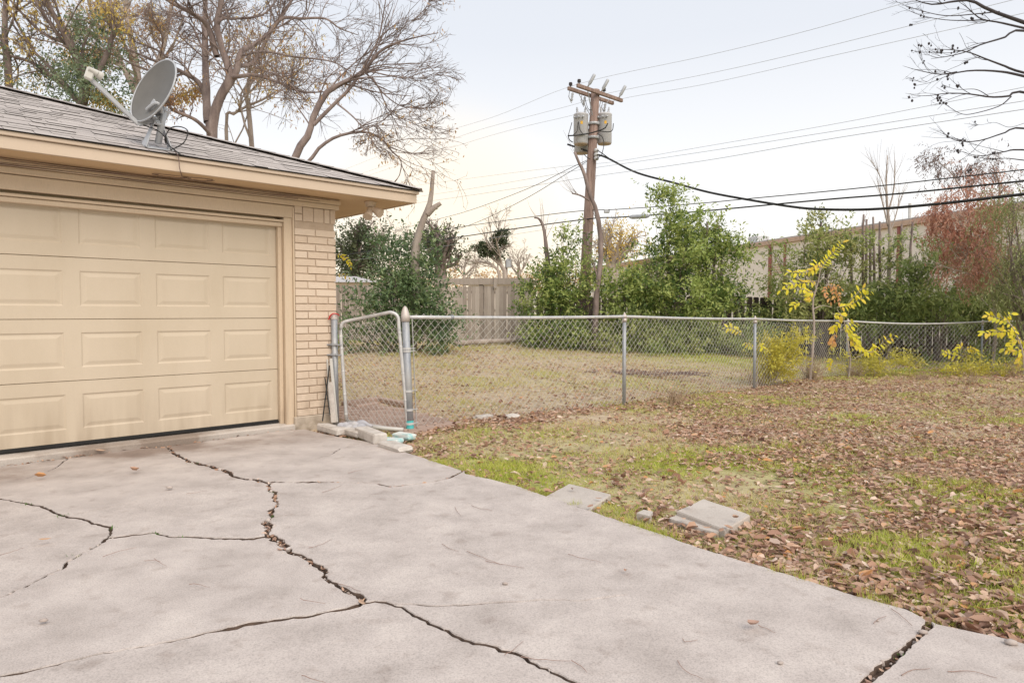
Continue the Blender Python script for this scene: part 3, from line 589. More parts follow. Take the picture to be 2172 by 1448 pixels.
for r in range(26):
    z0 = .131+r*BP; z1 = z0+BH
    if z1 > 2.15: break
    cuts = [-.468, -.33, -.095, 0.0] if r % 2 else [-.468, -.238, 0.0]
    for c0_, c1_ in zip(cuts[:-1], cuts[1:]):
        brick(c0_+(.0 if c0_ == -.468 else .005), c1_-(.0 if c1_ == 0.0 else .005), 0, .10 if c1_ < 0 else (.235 if r % 2 else .10), z0, z1)
    if r < 26:
        b0 = .245 if r % 2 else .11
        while b0 < 1.2:
            brick(-.10, 0, b0, b0+.225, z0, z1); b0 += .235
ztop = .131+26*BP-.012
brick(-.468, -.385, 0, .1, ztop, ztop+BH); brick(-.468, -.385, 0, .1, ztop+BP, ztop+BP+BH+.01)
for k, (a0, a1) in enumerate([(-.375, -.262), (-.252, -.140), (-.130, -.07), (-.06, 0)]): brick(a0, a1, 0, .1, ztop, 2.333)
mb = MB()
for r in range(28):
    z0 = .131+r*BP; b0 = 1.3 if r % 2 else 1.18
    while b0 < 6.9: gbox(mb, -.10, 0, b0, b0+.225, z0, z0+BH, .005); b0 += .235
for r in range(26):
    z0 = .131+r*BP; a0 = AD0-.6
    while a0 > -7.2: gbox(mb, a0-.225, a0, 0, .1, z0, z0+BH, .005); a0 -= .235
tag(obj("side_bricks", mb, m_brick, garage), kind="stuff")
# door: four stamped sections
door = tag(put("garage_door", MB().mesh("garage_door", m_door), garage), "cream sectional overhead door with raised rectangular panels")
mb = MB(); gbox(mb, AD0, AD1, .165, .18, ZD0, 2.24); bpy.data.objects.remove(door); door = obj("garage_door", mb, m_door, garage)
def section(z0, z1):
    mb = MB(); b0 = .12; tp = .012; xs_ = []; npan = 8; pw = (AD1-AD0)/npan
    def fr(a0, a1, zz0, zz1, bl): # ring band between nested rectangles
        pass
    # flat skin with stamped panels: nested rings per panel
    lips = [(0, 0, .004), (0, .006, 0)]
    for k in range(npan):
        a0 = AD0+k*pw; a1 = a0+pw; mx, mz = .062, .115
        rect = [(a0, z0+.004, a1, z1-.004, 0)]
        rect += [(a0+mx, z0+mz, a1-mx, z1-mz, 0), (a0+mx+.012, z0+mz+.012, a1-mx-.012, z1-mz-.012, .007), (a0+mx+.022, z0+mz+.022, a1-mx-.022, z1-mz-.022, .007), (a0+mx+.055, z0+mz+.05, a1-mx-.055, z1-mz-.05, .001)]
        vs = []
        for (p0, q0, p1, q1, dpt) in rect:
            vs += [G(p0, b0+dpt, q0), G(p1, b0+dpt, q0), G(p1, b0+dpt, q1), G(p0, b0+dpt, q1)]
        f = []
        for r in range(len(rect)-1):
            for c in range(4): f.append([r*4+c, r*4+(c+1) % 4, r*4+4+(c+1) % 4, r*4+4+c])
        f.append([16, 17, 18, 19]); mb.add(vs, f)
    # rolled top and bottom edges, body
    for zz, s in ((z0+.004, -1), (z1-.004, 1)):
        mb.add([G(AD0, b0, zz), G(AD1, b0, zz), G(AD1, b0+.012, zz+s*.0035), G(AD0, b0+.012, zz+s*.0035)], [[0, 1, 2, 3]])
    gbox(mb, AD0, AD1, b0+.0125, b0+.043, z0+.0008, z1-.0008, .001)
    return mb
for k in range(4): obj("door_section", section(ZD0+.018+k*SECH, ZD0+.018+(k+1)*SECH), m_door, door)
mb = MB(); gbox(mb, AD0, AD1, .112, .16, ZD0-.006, ZD0+.02, .006); gbox(mb, AD0, AD1, .098, .109, ZD0-.008, ZD0+.006, .003); obj("bottom_seal", mb, m_seal, door)
# frame
mb = MB(); gbox(mb, AD1+.002, AD1+.045, .07, .21, .06, 2.17); obj("door_stop", mb, m_trim, garage)
mb = MB(); gbox(mb, AD1+.047, -.49, .022, .2, .05, 2.21); gbox(mb, -.489, -.471, .004, .12, .05, 2.32, .003); obj("door_jamb", mb, m_trim, garage)
mb = MB(); gbox(mb, AD0-.15, AD0-.002, .02, .2, .05, 2.21); obj("door_jamb", mb, m_trim, garage)
mb = MB(); gbox(mb, AD0-.15, AD1+.045, .05, .2, 2.115, 2.158); gbox(mb, AD0-.15, AD1+.06, .028, .2, 2.161, 2.185); obj("door_head", mb, m_trim, garage)
mb = MB(); gbox(mb, -7.2, -.472, .015, .2, 2.211, 2.332, .003); obj("header_board", mb, m_trim, garage)
mb = MB(); gbox(mb, -7.2, .035, -.028, .09, 2.337, 2.388, .006); gbox(mb, -7.2, .045, -.04, .09, 2.391, 2.447, .006); obj("frieze_board", mb, m_trim, garage)
# apron
mb = MB(); vs = [G(a, b, z) for a in (-8.5, -.50) for b, z in ((-.012, -.1), (-.012, .040), (.003, .052), (.2, .078), (.2, -.1))]
mb.add(vs, [[i, (i+1) % 5, 5+(i+1) % 5, 5+i] for i in range(5)]); mb.more([[5, 6, 7, 8, 9]], 0); obj("door_apron", mb, m_conc2, garage)
# eaves and roof
EA, EB = .775, -.43; ZS = 2.452; RS = .35; EB2 = 7.5; EL = -8.2
half = (EB2-EB)/2; ZE = 2.592
mb = MB(); gbox(mb, EL+.02, EA-.03, EB+.03, 0.9, ZS, ZS+.014, .001); gbox(mb, -.6, EA-.03, .902, EB2-.03, ZS, ZS+.014, .001); obj("soffit", mb, m_soffit, garage)
mb = MB(); gbox(mb, EL, EA-.002, EB, EB+.025, ZS-.006, ZS+.088, .003); gbox(mb, EL, EA+.016, EB-.022, EB+.02, ZS+.091, ZS+.130, .004)
obj("fascia_board", mb, m_paint, garage)
mb = MB(); gbox(mb, EA-.027, EA, EB+.027, EB2, ZS-.006, ZS+.088, .003); gbox(mb, EA-.024, EA+.018, EB+.022, EB2, ZS+.091, ZS+.130, .004); obj("fascia_board", mb, m_paint, garage)
def rp(a, b, dz=0):   # point on the roof, front slope
    return G(a, b, ZE+(b-EB)*RS+dz)
apex_a = EA-half; ridge_z = ZE+half*RS
roof = None
mb = MB(); eA, eB = EA+.03, EB-.03; zE = ZE-.012
vs = [G(EL, eB, zE), G(eA, eB, zE), G(eA, EB2+.03, zE), G(EL, EB2+.03, zE), G(apex_a, EB+half, ridge_z-.005), G(EL, EB+half, ridge_z-.005)]
vs += [v_-arr(0, 0, .006) for v_ in vs[:4]]
mb.add(vs, [[0, 1, 4, 5], [3, 5, 4, 2]]); mb.more([[1, 2, 4]], 0); mb.more([[0, 6, 7, 1], [1, 7, 8, 2], [2, 8, 9, 3]], 0)
roof = obj("roof", mb, m_under, garage)
SN = unit(np.cross(U, V+arr(0, 0, RS))); SV = unit(V+arr(0, 0, RS))
tabs = []; EXP = .142
for c in range(30):
    s0 = c*EXP; b0 = EB-.04+s0*math.cos(math.atan(RS)); lim = EA+.03-(b0-EB)-.0
    a = EL+rng.uniform(0, .2)
    while a < lim-.02:
        w = rng.choice([.115, .15, .19, .25, .31]); a1 = min(a+w, lim)
        if a1-a > .03: tabs.append((a, a1, b0, c, rng.choice([.001, .003, .005, .008])))
        a = a1+.004
def tab_verts(a0, a1, b0, th, lim_extra=0):
    Ls = EXP+.05; base = G(a0, b0, ZE+(b0-EB)*RS)
    p = []
    a1u = min(a1, EA+.03-(b0+Ls*.94-EB)); a0u = min(a0, a1u)
    for (aa, ss, hh) in ((a0, 0, .004), (a1, 0, .004), (a1u, Ls, .001), (a0u, Ls, .001), (a0, 0, .004+th), (a1, 0, .004+th), (a1u, Ls, .004), (a0u, Ls, .004)):
        p.append(G(aa, b0, ZE+(b0-EB)*RS)+SV*ss+SN*hh)
    return np.array(p)
TABF = np.array([[4, 5, 6, 7], [0, 4, 7, 3], [1, 2, 6, 5], [0, 1, 5, 4], [3, 7, 6, 2]])
def tabkey(t):
    p = G((t[0]+t[1])/2, t[2], ZE+(t[2]-EB)*RS); return (np.hypot(p[0], p[1]), p)
vis = []
for i, t in enumerate(tabs):
    d_, p = tabkey(t)
    if -.78 < p[0]/p[1]: vis.append((d_, i))
vis = set(i for _, i in sorted(vis)[:300])
mbs = MB()
for i, t in enumerate(tabs):
    vs = tab_verts(t[0], t[1], t[2], t[4])
    if i in vis:
        m1 = MB(); m1.add(vs, TABF); o = obj("shingle", m1, m_shingle, roof); o.data.materials.append(m_under); o.data.polygons.foreach_set('material_index', np.array([0, 1, 1, 1, 0], np.int32))
    else: mbs.add(vs, TABF, np.full(8, rng.random()))
for c in range(30):   # the other slopes
    b = c*EXP*.943
    for a0, a1, f in ((EB+b, EB2-b, 0), (EL, EA+.03-b, 1)):
        a = a0
        while a < a1:
            w = rng.uniform(.15, .3); e = min(a+w, a1); z = ZE+b*RS
            lo_l = min(max(a, a0+.19), a1-.19) if f == 0 else a; hi_l = max(min(e, a1-.19), lo_l)
            if f == 0: q = [G(EA+.04-b, a, z), G(EA+.04-b, e, z), G(EA+.04-b-.19, hi_l, z+.19*RS), G(EA+.04-b-.19, lo_l, z+.19*RS)]
            else: q = [G(a, EB2+.04-b, z), G(e, EB2+.04-b, z), G(hi_l, EB2+.04-b-.19, z+.19*RS), G(min(a, hi_l), EB2+.04-b-.19, z+.19*RS)]
            nrm = arr(0, 0, .006); q = np.array(q); mbs.add(np.vstack([q, q+nrm+np.array([[0, 0, .006]]*2+[[0, 0, 0]]*2)]), TABF, np.full(8, rng.random())); a = e+.004
o = obj("shingles", mbs, m_shingle, roof); o.data.materials.append(m_under); o.data.polygons.foreach_set("material_index", np.tile(np.array([0, 1, 1, 1, 0], np.int32), len(o.data.polygons)//5)); tag(o, kind="stuff")
mb = MB(); hipd = unit(-U+V+arr(0, 0, RS)); h0 = G(EA+.04, EB-.04, ZE+.012)
hl = half*math.sqrt(2+RS*RS)
k = 0
while k*.17 < hl:
    p = h0+hipd*(k*.17); s1 = unit(-U-.89*(V+RS*Z)); s2 = unit(V+.89*(U-RS*Z)); q = p+hipd*.26; up = arr(0, 0, .012)
    mb.add([p+up, p+s1*.12+up, p+s2*.12+up, q+up*.5, q+s1*.12+up*.5, q+s2*.12+up*.5], [[0, 3, 4, 1], [0, 2, 5, 3]], np.full(6, rng.random())); k += 1
for j in range(int((apex_a-EL)/.17)):
    p = G(EL+j*.17, EB+half, ridge_z+.014); q = p+U*.24; mb.add([p, p-V*.1-Z*.035, p+V*.1-Z*.035, q+Z*.006, q-V*.1-Z*.03, q+V*.1-Z*.03], [[0, 3, 4, 1], [0, 2, 5, 3]], np.full(6, rng.random()))
obj("ridge_cap", mb, m_shingle, roof)

# cables under the eave
mb = MB()
for j, (z, b, sag) in enumerate([(2.43, -.075, .004), (2.418, -.072, .01), (2.405, -.07, .006), (2.44, -.09, .008), (2.398, -.066, .003)]):
    P = [G(a, b+.004*math.sin(a*7+j)+(.0 if a > -2 else -.012*j*(1+math.sin(a*1.3))*.3), z+sag*math.sin(a*3.1+j*2)-.012*max(0, -a-1)*.4*(j % 3)) for a in np.linspace(-7, .02-.12*j, 40)]
    tube(mb, spline(P, 120), .0028, 5)
tag(obj("cable", mb, m_twig), "bundle of thin black cables stapled along the top of the garage wall", "cables")
mb = MB()
dc = [G(-1.78, EB-.03, ZS+.17), G(-1.75, EB-.045, ZS+.11), G(-1.74, EB-.035, ZS+.03), G(-1.72, EB-.01, ZS-.02), G(-1.66, -.28, ZS-.012), G(-1.6, -.2, ZS-.012)]
tube(mb, spline(dc, 30), .004, 5)
for (ca, cb, ra, rb) in [(-1.74, -.22, .16, .035), (-1.50, -.25, .13, .05)]:
    th = np.linspace(0, 2*math.pi*1.6, 50); P = np.array([G(ca+ra*math.cos(t)*(1-.02*t), cb+rb*math.sin(t), ZS-.012-.004*math.sin(t*.7)-.006*(t > 7)) for t in th]); tube(mb, P, .003, 5)
tag(obj("cable_coil", mb, m_twig), "dark cable looping over the fascia into a coil under the eave below the dish", "cable")

# flood light
fl = G(.35, -.15, ZS)
flood = thing("flood_light", "beige twin head flood light mounted under the eave corner", "light", fl)
mb = MB(); lathe(mb, [(.065, 0), (.068, -.012), (.06, -.02), (.055, -.055), (.02, -.06)], fl, sides=18); obj("base", mb, m_paint, flood, True)
for dv in (arr(-.10, -.55, -.75), arr(.75, -.25, -.5)):
    dv = unit(dv); p = fl+arr(0, 0, -.06)
    mb = MB(); tube(mb, [p, p+dv*.03], .012, 8); lathe(mb, [(.022, .02), (.034, .03), (.036, .06), (.05, .13), (.052, .15), (.045, .147)], p, dv, 16); obj("lamp_head", mb, m_paint, flood)

# ------------------------------------------------------------------ satellite dish
foot = rp(-1.86, -.30, .02)
dish = thing("satellite_dish", "grey oval satellite dish on a mast at the garage roof edge", "satellite dish", foot)
YD = foot[1]
top = at(347, 222, YD)+arr(0, 0, .0)
mb = MB(); mastb = foot+arr(0, 0, .03); mt = at(349, 228, YD); tube(mb, [mastb, mt], .028, 14); obj("mast", mb, m_arm, dish, True)
mb = MB()
bar(mb, rp(-1.97, -.33, .014), rp(-1.74, -.29, .014), .10, .008, SN)
for sx, cc in ((-.11, -.3), (.10, -.30)):
    q0 = rp(-1.86+sx, -.36, .02); q1 = rp(-1.86+sx, -.24, .02); q2 = mastb+arr(0, 0, .20)+U*np.sign(sx)*.025; q3 = mastb+arr(0, 0, .02)+U*np.sign(sx)*.02
    pts = [q0, q1, q2+V*.02, q2-V*.02]; off = unit(np.cross(q1-q0, q2-q0))*.004; mb.add([p+off for p in pts]+[p-off for p in pts], [[0, 1, 2, 3], [7, 6, 5, 4], [0, 4, 5, 1], [1, 5, 6, 2], [2, 6, 7, 3], [3, 7, 4, 0]])
for q in ((-1.95, -.33), (-1.78, -.33), (-1.95, -.26), (-1.77, -.27)): lathe(mb, [(.012, 0), (.012, .018), (.005, .02)], rp(q[0], q[1], .016), SN, 6)
obj("foot_bracket", mb, m_arm, dish)
dc0 = at(331, 196, YD-.02); dn = unit(arr(-.49, -.73, .30)); dr = unit(np.cross(dn, arr(.22, 0, 1))); du = np.cross(dr, dn); du = -du if du[2] < 0 else du
RX, RY, DEP = .325, .295, .062
mb = MB(); rings = 14; seg = 40; Vv = []; th = np.arange(seg)*2*math.pi/seg
prof = [(i/rings, 0, 0) for i in range(0, rings+1)]
for side in (0, 1):
    for i in range(rings+1):
        r = i/rings; 
        for t in th:
            xx = RX*r*math.cos(t); yy = RY*r*math.sin(t)
            Vv.append(dc0+dr*xx+du*yy+dn*(DEP*r*r-DEP*.5-(.008 if side else 0)))
k = np.arange(seg); k2 = (k+1) % seg; f = []
n1 = (rings+1)*seg
for i in range(rings): f += [np.stack([i*seg+k, i*seg+k2, (i+1)*seg+k2, (i+1)*seg+k], 1), np.stack([n1+i*seg+k2, n1+i*seg+k, n1+(i+1)*seg+k, n1+(i+1)*seg+k2], 1)]
f.append(np.stack([rings*seg+k, rings*seg+k2, n1+rings*seg+k2, n1+rings*seg+k], 1)); mb.add(Vv, np.concatenate(f)); obj("reflector", mb, m_dish, dish, True)
mb = MB(); P = np.array([dc0+dr*RX*math.cos(t)+du*RY*math.sin(t)+dn*(DEP*.5-.004) for t in np.linspace(0, 2*math.pi, 60)]); tube(mb, P, .008, 6, False); obj("rim", mb, m_arm, dish, True)
mb = MB(); lo = dc0-du*RY*.93; a0 = at(294, 264, YD-.06); a1 = at(184, 160, YD-.36)
bar(mb, a0, a1, .026, .034); bar(mb, a0, lo-dn*.03, .03, .03); bar(mb, at(296, 262, YD-.06), at(345, 250, YD), .03, .045)
obj("feed_arm", mb, m_arm, dish)
mb = MB(); bq = dc0-dn*.03
bar(mb, at(330, 232, YD+.03), at(352, 246, YD+.01), .06, .09); bar(mb, at(326, 216, YD+.03)-dn*.0, at(349, 238, YD+.01), .05, .05)
pp = spline([at(312, 233, YD-.06), at(322, 224, YD-.09), at(332, 219, YD-.10), at(340, 226, YD-.08), at(343, 240, YD-.05)], 14); tubes(mb, pp[None], np.full((1, 14), .016), 8)
for px, py in ((313, 252), (333, 258), (336, 263), (328, 250)): lathe(mb, [(.012, -.02), (.012, .02), (.006, .022)], at(px, py, YD-.07), arr(-.5, -.8, 0), 8)
obj("mount_bracket", mb, m_arm, dish)
mb = MB(); lc = at(190, 157, YD-.37); cbox(mb, lc, (.062, .042, .10), np.array([unit(arr(.7, .6, -.3)), unit(arr(-.6, .75, 0)), unit(arr(.2, .2, .95))]), .01)
lathe(mb, [(.02, -.03), (.026, 0), (.034, .035), (.034, .05), (.028, .052)], at(203, 155, YD-.34), -dn, 16); lathe(mb, [(.016, -.03), (.02, 0), (.026, .035), (.022, .04)], at(196, 150, YD-.37), -dn, 14)
obj("feed_horn", mb, m_white, dish)
mb = MB(); P = spline([at(297, 263, YD-.05), at(330, 275, YD-.08), at(349, 290, YD-.06), at(352, 305, YD-.03), at(350, 292, YD-.06), at(362, 272, YD-.03), at(382, 269, YD-.03), at(398, 278, YD-.03), at(392, 300, YD-.06), at(376, 312, YD-.06), at(362, 318, YD-.03)], 70)
tube(mb, P, .005, 6); tube(mb, spline([at(352, 290, YD-.05), at(356, 305, YD-.05), at(370, 318, YD-.06), at(383, 328, YD-.1), G(-1.78, EB-.03, ZS+.17)], 20), .005, 6); obj("cable", mb, m_black, dish)

# ------------------------------------------------------------------ chain-link fence and gate
def fp(s, z=0): q = F0+FD*s; return arr(q[0], q[1], z)
SP = [0, 3.75, 7.6, 11.9]; TOPZ = [1.195, 1.172, 1.115, 1.04]
corner = fp(SP[3])[:2]; RD = unit(arr(7.0, 2.2)); RS_ = [4.05, 8.1]
R1 = corner+RD*RS_[0]; R2 = corner+RD*RS_[1]
fence = thing("chain_link_fence", "galvanised chain link fence with a round top rail crossing the yard", "fence", fp(0, 0))
posts = []
def line_post(p, top, r, name="post", mat=m_post):
    g = g1(p[0], p[1]); mb = MB(); tube(mb, [arr(p[0], p[1], g-.1), arr(p[0], p[1], top-.05)], r, 12); o = obj(name, mb, mat, fence, True)
    mb = MB(); lathe(mb, [(r+.006, -.075), (r+.006, -.03), (r*.9, -.028), (r*.9, -.02)], (p[0], p[1], top), sides=12); lathe(mb, [(.03, -.022), (.034, 0), (.03, .022), (.016, .028), (.018, .036), (.004, .062)], (p[0], p[1], top), sides=12); obj("post_cap", mb, m_cap, fence, True)
for s, t in zip(SP[1:], TOPZ[1:]): line_post(fp(s), t, .027)
line_post(np.r_[R1, 0], 1.01, .022); line_post(np.r_[R2, 0], 1.05, .025)
# terminal post by the gate, leaning slightly
g0 = g1(F0[0], F0[1]); pb_ = arr(F0[0]+.05, F0[1]-.02, g0-.1); pt_ = arr(F0[0], F0[1], 1.19)
mb = MB(); tube(mb, [pb_, pt_], .04, 16); obj("terminal_post", mb, m_post, fence, True)
mb = MB(); f_ = lambda t: pb_+(pt_-pb_)*t
tube(mb, [f_(.085), f_(.13), f_(.165)], [.0415, .0415, .0412], 16, False); obj("paint_stain", mb, m_teal, fence, True)
mb = MB(); lathe(mb, [(.046, -.06), (.047, .0), (.045, .015), (.04, .04), (.024, .085), (.008, .105)], pt_, unit(pt_-pb_), 16); obj("post_cap", mb, m_cap, fence, True)
for t in (.14, .25, .40, .72, .74): mb = MB(); lathe(mb, [(.043, -.011), (.046, -.011), (.046, .011), (.043, .011)], f_(t), unit(pt_-pb_), 16); bar(mb, f_(t)+np.r_[FD, 0]*.035, f_(t)+np.r_[FD, 0]*.11, .02, .008); obj("tension_band", mb, m_galv, fence)
mb = MB(); bar(mb, f_(.09)+np.r_[FD, 0]*.085, f_(.98)+np.r_[FD, 0]*.085, .016, .006, (FD[0], FD[1], 0)); obj("tension_bar", mb, m_galv, fence)
# top rail
def rail_z(s): return np.interp(s, SP, [1.178]+TOPZ[1:])
mb = MB(); P = [fp(s, rail_z(s)-.012*math.sin(math.pi*((s % 3.8)/3.8))) for s in np.linspace(.03, SP[3], 40)]; tube(mb, P, .0205, 10); obj("top_rail", mb, m_galv, fence, True)
def right_top(t): return 1.04-.10*math.sin(min(1, t/4.05)*math.pi)*.55-.03*min(1, t/4.05)+.04*max(0, t-4.05)/4.05
mb = MB(); P = [np.r_[corner+RD*t, right_top(t)] for t in np.linspace(0, RS_[1], 30)]; tube(mb, P, .0205, 10); obj("top_rail", mb, m_galv, fence, True)
mb = MB(); lathe(mb, [(.025, -.02), (.025, .02)], fp(.62, 1.175), U, 10)
for s in np.arange(.6, 11.8, .62): lathe(mb, [(.0225, -.004), (.0235, 0), (.0225, .004)], fp(s, rail_z(s)-.01), U, 8)
obj("rail_tie", mb, m_post, fence)
# mesh fabric
def fabric(mb, base, dirv, L, top_fn, bot_fn, dia=.10, r=.0024, nrm=None, warp=0.0, rows_=24):
    half_ = dia/2; nw = int(L/half_); rows = 30
    rows = rows_; P = np.zeros((nw, rows+1, 3)); nrm = np.array([-dirv[1], dirv[0]]) if nrm is None else nrm
    for k in range(nw):
        s0 = (k+.5)*half_; zt = top_fn(s0); zb = bot_fn(s0); j = np.arange(rows+1); sgn = np.where((j+k) % 2 == 0, 1, -1)
        s = s0+sgn*half_*.5; z = zb+(zt-zb)*j/rows; dep = .003*np.where(j % 2 == 0, 1, -1)+.02*np.sin(s0*1.9)*np.sin(math.pi*j/rows)+.012*math.sin(s0*5.1)*(1-j/rows)
        s = s+warp*(1-j/rows)*L*.0
        P[k, :, 0] = base[0]+dirv[0]*s+nrm[0]*dep; P[k, :, 1] = base[1]+dirv[1]*s+nrm[1]*dep; P[k, :, 2] = z
    tubes(mb, P, np.full(P.shape[:2], r), 4); return mb
sagf = lambda s: rail_z(s)-.012-.05*smooth(s, .7, 1.8)*(1-.85*np.exp(-((s-3.75)/.25)**2)-.85*np.exp(-((s-7.6)/.25)**2))*(.6+.4*math.sin(s*2.3))+.035*(1-smooth(s, .2, 1.0))+.012*math.sin(s*9)
mb = MB(); fabric(mb, F0+FD*.09, FD, 11.75, sagf, lambda s: g1(*(F0+FD*s))+.03+.02*math.sin(s*2), nrm=None)
tag(obj("wire_mesh", mb, m_wire, fence), kind="stuff")
mb = MB(); fabric(mb, corner, RD, RS_[1], lambda t: right_top(t)-.03-.015*math.sin(t*3), lambda t: g1(*(corner+RD*t))+.06+.03*math.sin(t*2.2), dia=.125, r=.0032, rows_=18)
tag(obj("wire_mesh", mb, m_wire, fence), kind="stuff")
# gate
YG0, YG1 = 7.40, 7.17
glT, glB = at(722, 700, YG0), at(735, 893, YG0); grT, grB = at(846, 690, YG1), at(866, 915, YG1)
gate = thing("chain_link_gate", "narrow chain link gate with a rounded tube frame beside the brick pier", "gate", glB)
tl = at(745, 679, YG0); tr = at(828, 662, YG1)
mb = MB(); P = np.vstack([spline([glB, (glB+glT)/2, glT], 10), spline([glT, at(725, 688, YG0), at(732, 682, YG0), tl], 8)[1:], spline([tl, (tl+tr)/2, tr], 6)[1:], spline([tr, at(839, 666, YG1), at(845, 675, YG1), grT], 8)[1:], spline([grT, (grT+grB)/2, grB], 10)[1:]])
tube(mb, P, .0185, 10); tube(mb, [glB, grB], .017, 10); obj("frame", mb, m_galv, gate, True)
gd = unit((grB-glB)[:2]); mb = MB(); Lg = np.linalg.norm((grB-glB)[:2]); nw = int((Lg-.05)/.031); P = np.zeros((nw, 29, 3))
for k in range(nw):
    for j in range(29):
        f1 = (k+.5+(.5 if (j+k) % 2 == 0 else -.5))/nw; f2 = j/28; 
        lft = glB+(glT+arr(0, 0, .05)-glB)*f2; rgt = grB+(grT+arr(0, 0, .08)-grB)*f2; f1 = .03+.94*f1; bow = .02*math.sin(f2*5)*math.sin(f1*3)
        P[k, j] = lft+(rgt-lft)*f1+arr(-gd[1], gd[0], 0)*(.003*(-1)**j+bow); P[k, j, 2] -= .0
tubes(mb, P, np.full(P.shape[:2], .0023), 4); tag(obj("wire_mesh", mb, m_wire, gate), kind="stuff")
mb = MB()
for t in (.08, .3, .55, .8, .93):
    for A_, B_ in ((glB, glT), (grB, grT)): lathe(mb, [(.0205, -.008), (.0225, 0), (.0205, .008)], A_+(B_-A_)*t, unit(B_-A_), 10)
obj("tie_band", mb, m_galv, gate)
# latch post
lp = at(709, 700, 7.43); lpg = g1(lp[0], lp[1])
lpost = thing("latch_post", "rusty grey gate post with a red rag tied on top against the brick pier", "post", (lp[0], lp[1], lpg))
mb = MB(); tube(mb, [arr(lp[0]+.01, lp[1], lpg-.05), arr(lp[0], lp[1], 1.165)], .033, 14); obj("pipe", mb, m_post, lpost, True)
mb = MB(); lathe(mb, [(.037, -.01), (.037, .02), (.03, .035), (.012, .045)], (lp[0], lp[1], 1.165), sides=12); obj("cap", mb, m_cap, lpost)
mb = MB(); tube(mb, spline([lp+arr(-.045, -.035, .015), lp+arr(0, -.045, .05), lp+arr(.04, -.03, .045), lp+arr(.05, .02, .03)]-np.array([0, 0, 0]), 10)+arr(0, 0, 1.165-lp[2]), .007, 6); tube(mb, [arr(lp[0]-.05, lp[1]-.04, 1.15), arr(lp[0]-.03, lp[1]-.05, 1.19)], .008, 5); obj("red_tie", mb, m_redtape, lpost)
mb = MB()
for z in (.88, .77): 
    lathe(mb, [(.036, -.014), (.04, -.014), (.04, .014), (.036, .014)], (lp[0], lp[1], z), sides=14); bar(mb, (lp[0]-.09, lp[1]-.01, z), (lp[0]+.09, lp[1]-.05, z-.004), .03, .012)
obj("latch_band", mb, m_post, lpost)

# boards and rods leaning beside the latch post
def lean(name, label, cat, p, q, w, d, mat, group=None, round_=False):
    mb = MB(); 
    if round_: tube(mb, [p, q], w/2, 8)
    else: bar(mb, p, q, w, d, (0, -1, 0))
    return tag(obj(name, mb, mat), label, cat, group)
lean("white_board", "white board leaning closest to the gate with a pointed top", "board", at(714, 895, 7.33), at(702, 760, 7.36), .03, .018, m_white)
lean("white_board", "weathered whitish board leaning between the pointed board and the brick pier", "board", at(708, 896, 7.30), at(700, 810, 7.33), .055, .014, m_stone)
lean("white_rod", "thin white rod leaning against the brick pier", "rod", at(700, 880, 7.34), at(694, 762, 7.40), .018, .01, m_white, round_=True)
lean("black_rod", "dark green metal stake crossing the leaning white boards", "stake", at(684, 893, 7.22), at(699, 775, 7.36), .014, .01, m_black, round_=True)
lean("black_rod", "short black rod leaning lowest against the brick pier", "rod", at(700, 880, 7.26), at(689, 800, 7.34), .012, .01, m_black, round_=True)

# stone blocks along the driveway corner
def block(label, p, q, depth, h, mat, back=arr(.45, .9, 0), bev=.018, z=0.0):
    P_, Q_ = onz(*p, z), onz(*q, z); t = unit(Q_-P_); s = arr(-t[1], t[0], 0); s = s if s@back > 0 else -s; mb = MB(); L = np.linalg.norm(Q_-P_)
    cbox(mb, (P_+Q_)/2+s*depth/2+arr(0, 0, h/2), (L, depth, h), np.array([t, s, Z]), min(bev, .014), jit=.0035)
    return tag(obj("stone_block", mb, mat), label, "block", "blocks lining the gate threshold")
block("white block at the end of the row touching the garage foundation", (671, 914), (716, 926), .13, .075, m_stone)
block("low white block half sunk behind the rag pile", (717, 920), (755, 930), .11, .07, m_stone)
block("largest white block, third from the garage foundation", (753, 926), (793, 944), .14, .10, m_stone)
block("teal stained flat stone nearest the driveway edge", (803, 939), (840, 944), .12, .045, m_tealstone, bev=.03)
block("teal splashed stone against the foot of the gate post", (830, 930), (866, 935), .12, .055, m_tealstone, bev=.025)
block("pale flat wedge stone lying on the driveway edge", (800, 948), (846, 962), .15, .05, m_stone, bev=.028)
# rag pile
mb = MB(); c = onz(748, 908, .05)
for i in range(9):
    n_ = 18; a = rng.uniform(-.5, .5); l = rng.uniform(.06, .14); off = rng.normal(0, 1, 3)*arr(.11, .04, .015); t = np.linspace(-1, 1, n_)
    P = c+off+np.c_[t*l*math.cos(a), t*l*math.sin(a), .025*(1-t*t)+.01*np.sin(t*6+i)]; tubes(mb, P[None], (.012+.022*(1-t*t)*rng.uniform(.6, 1))[None], 8)
tag(obj("rag_pile", mb, m_cloth, smooth=True), "crumpled grey rags lying on the blocks under the gate", "rags")
mb = MB(); tube(mb, [onz(775, 905, .04), onz(855, 911, .03)], .02, 10); tag(obj("white_pipe", mb, m_white, smooth=True), "white plastic pipe lying on the bricks under the gate", "pipe")

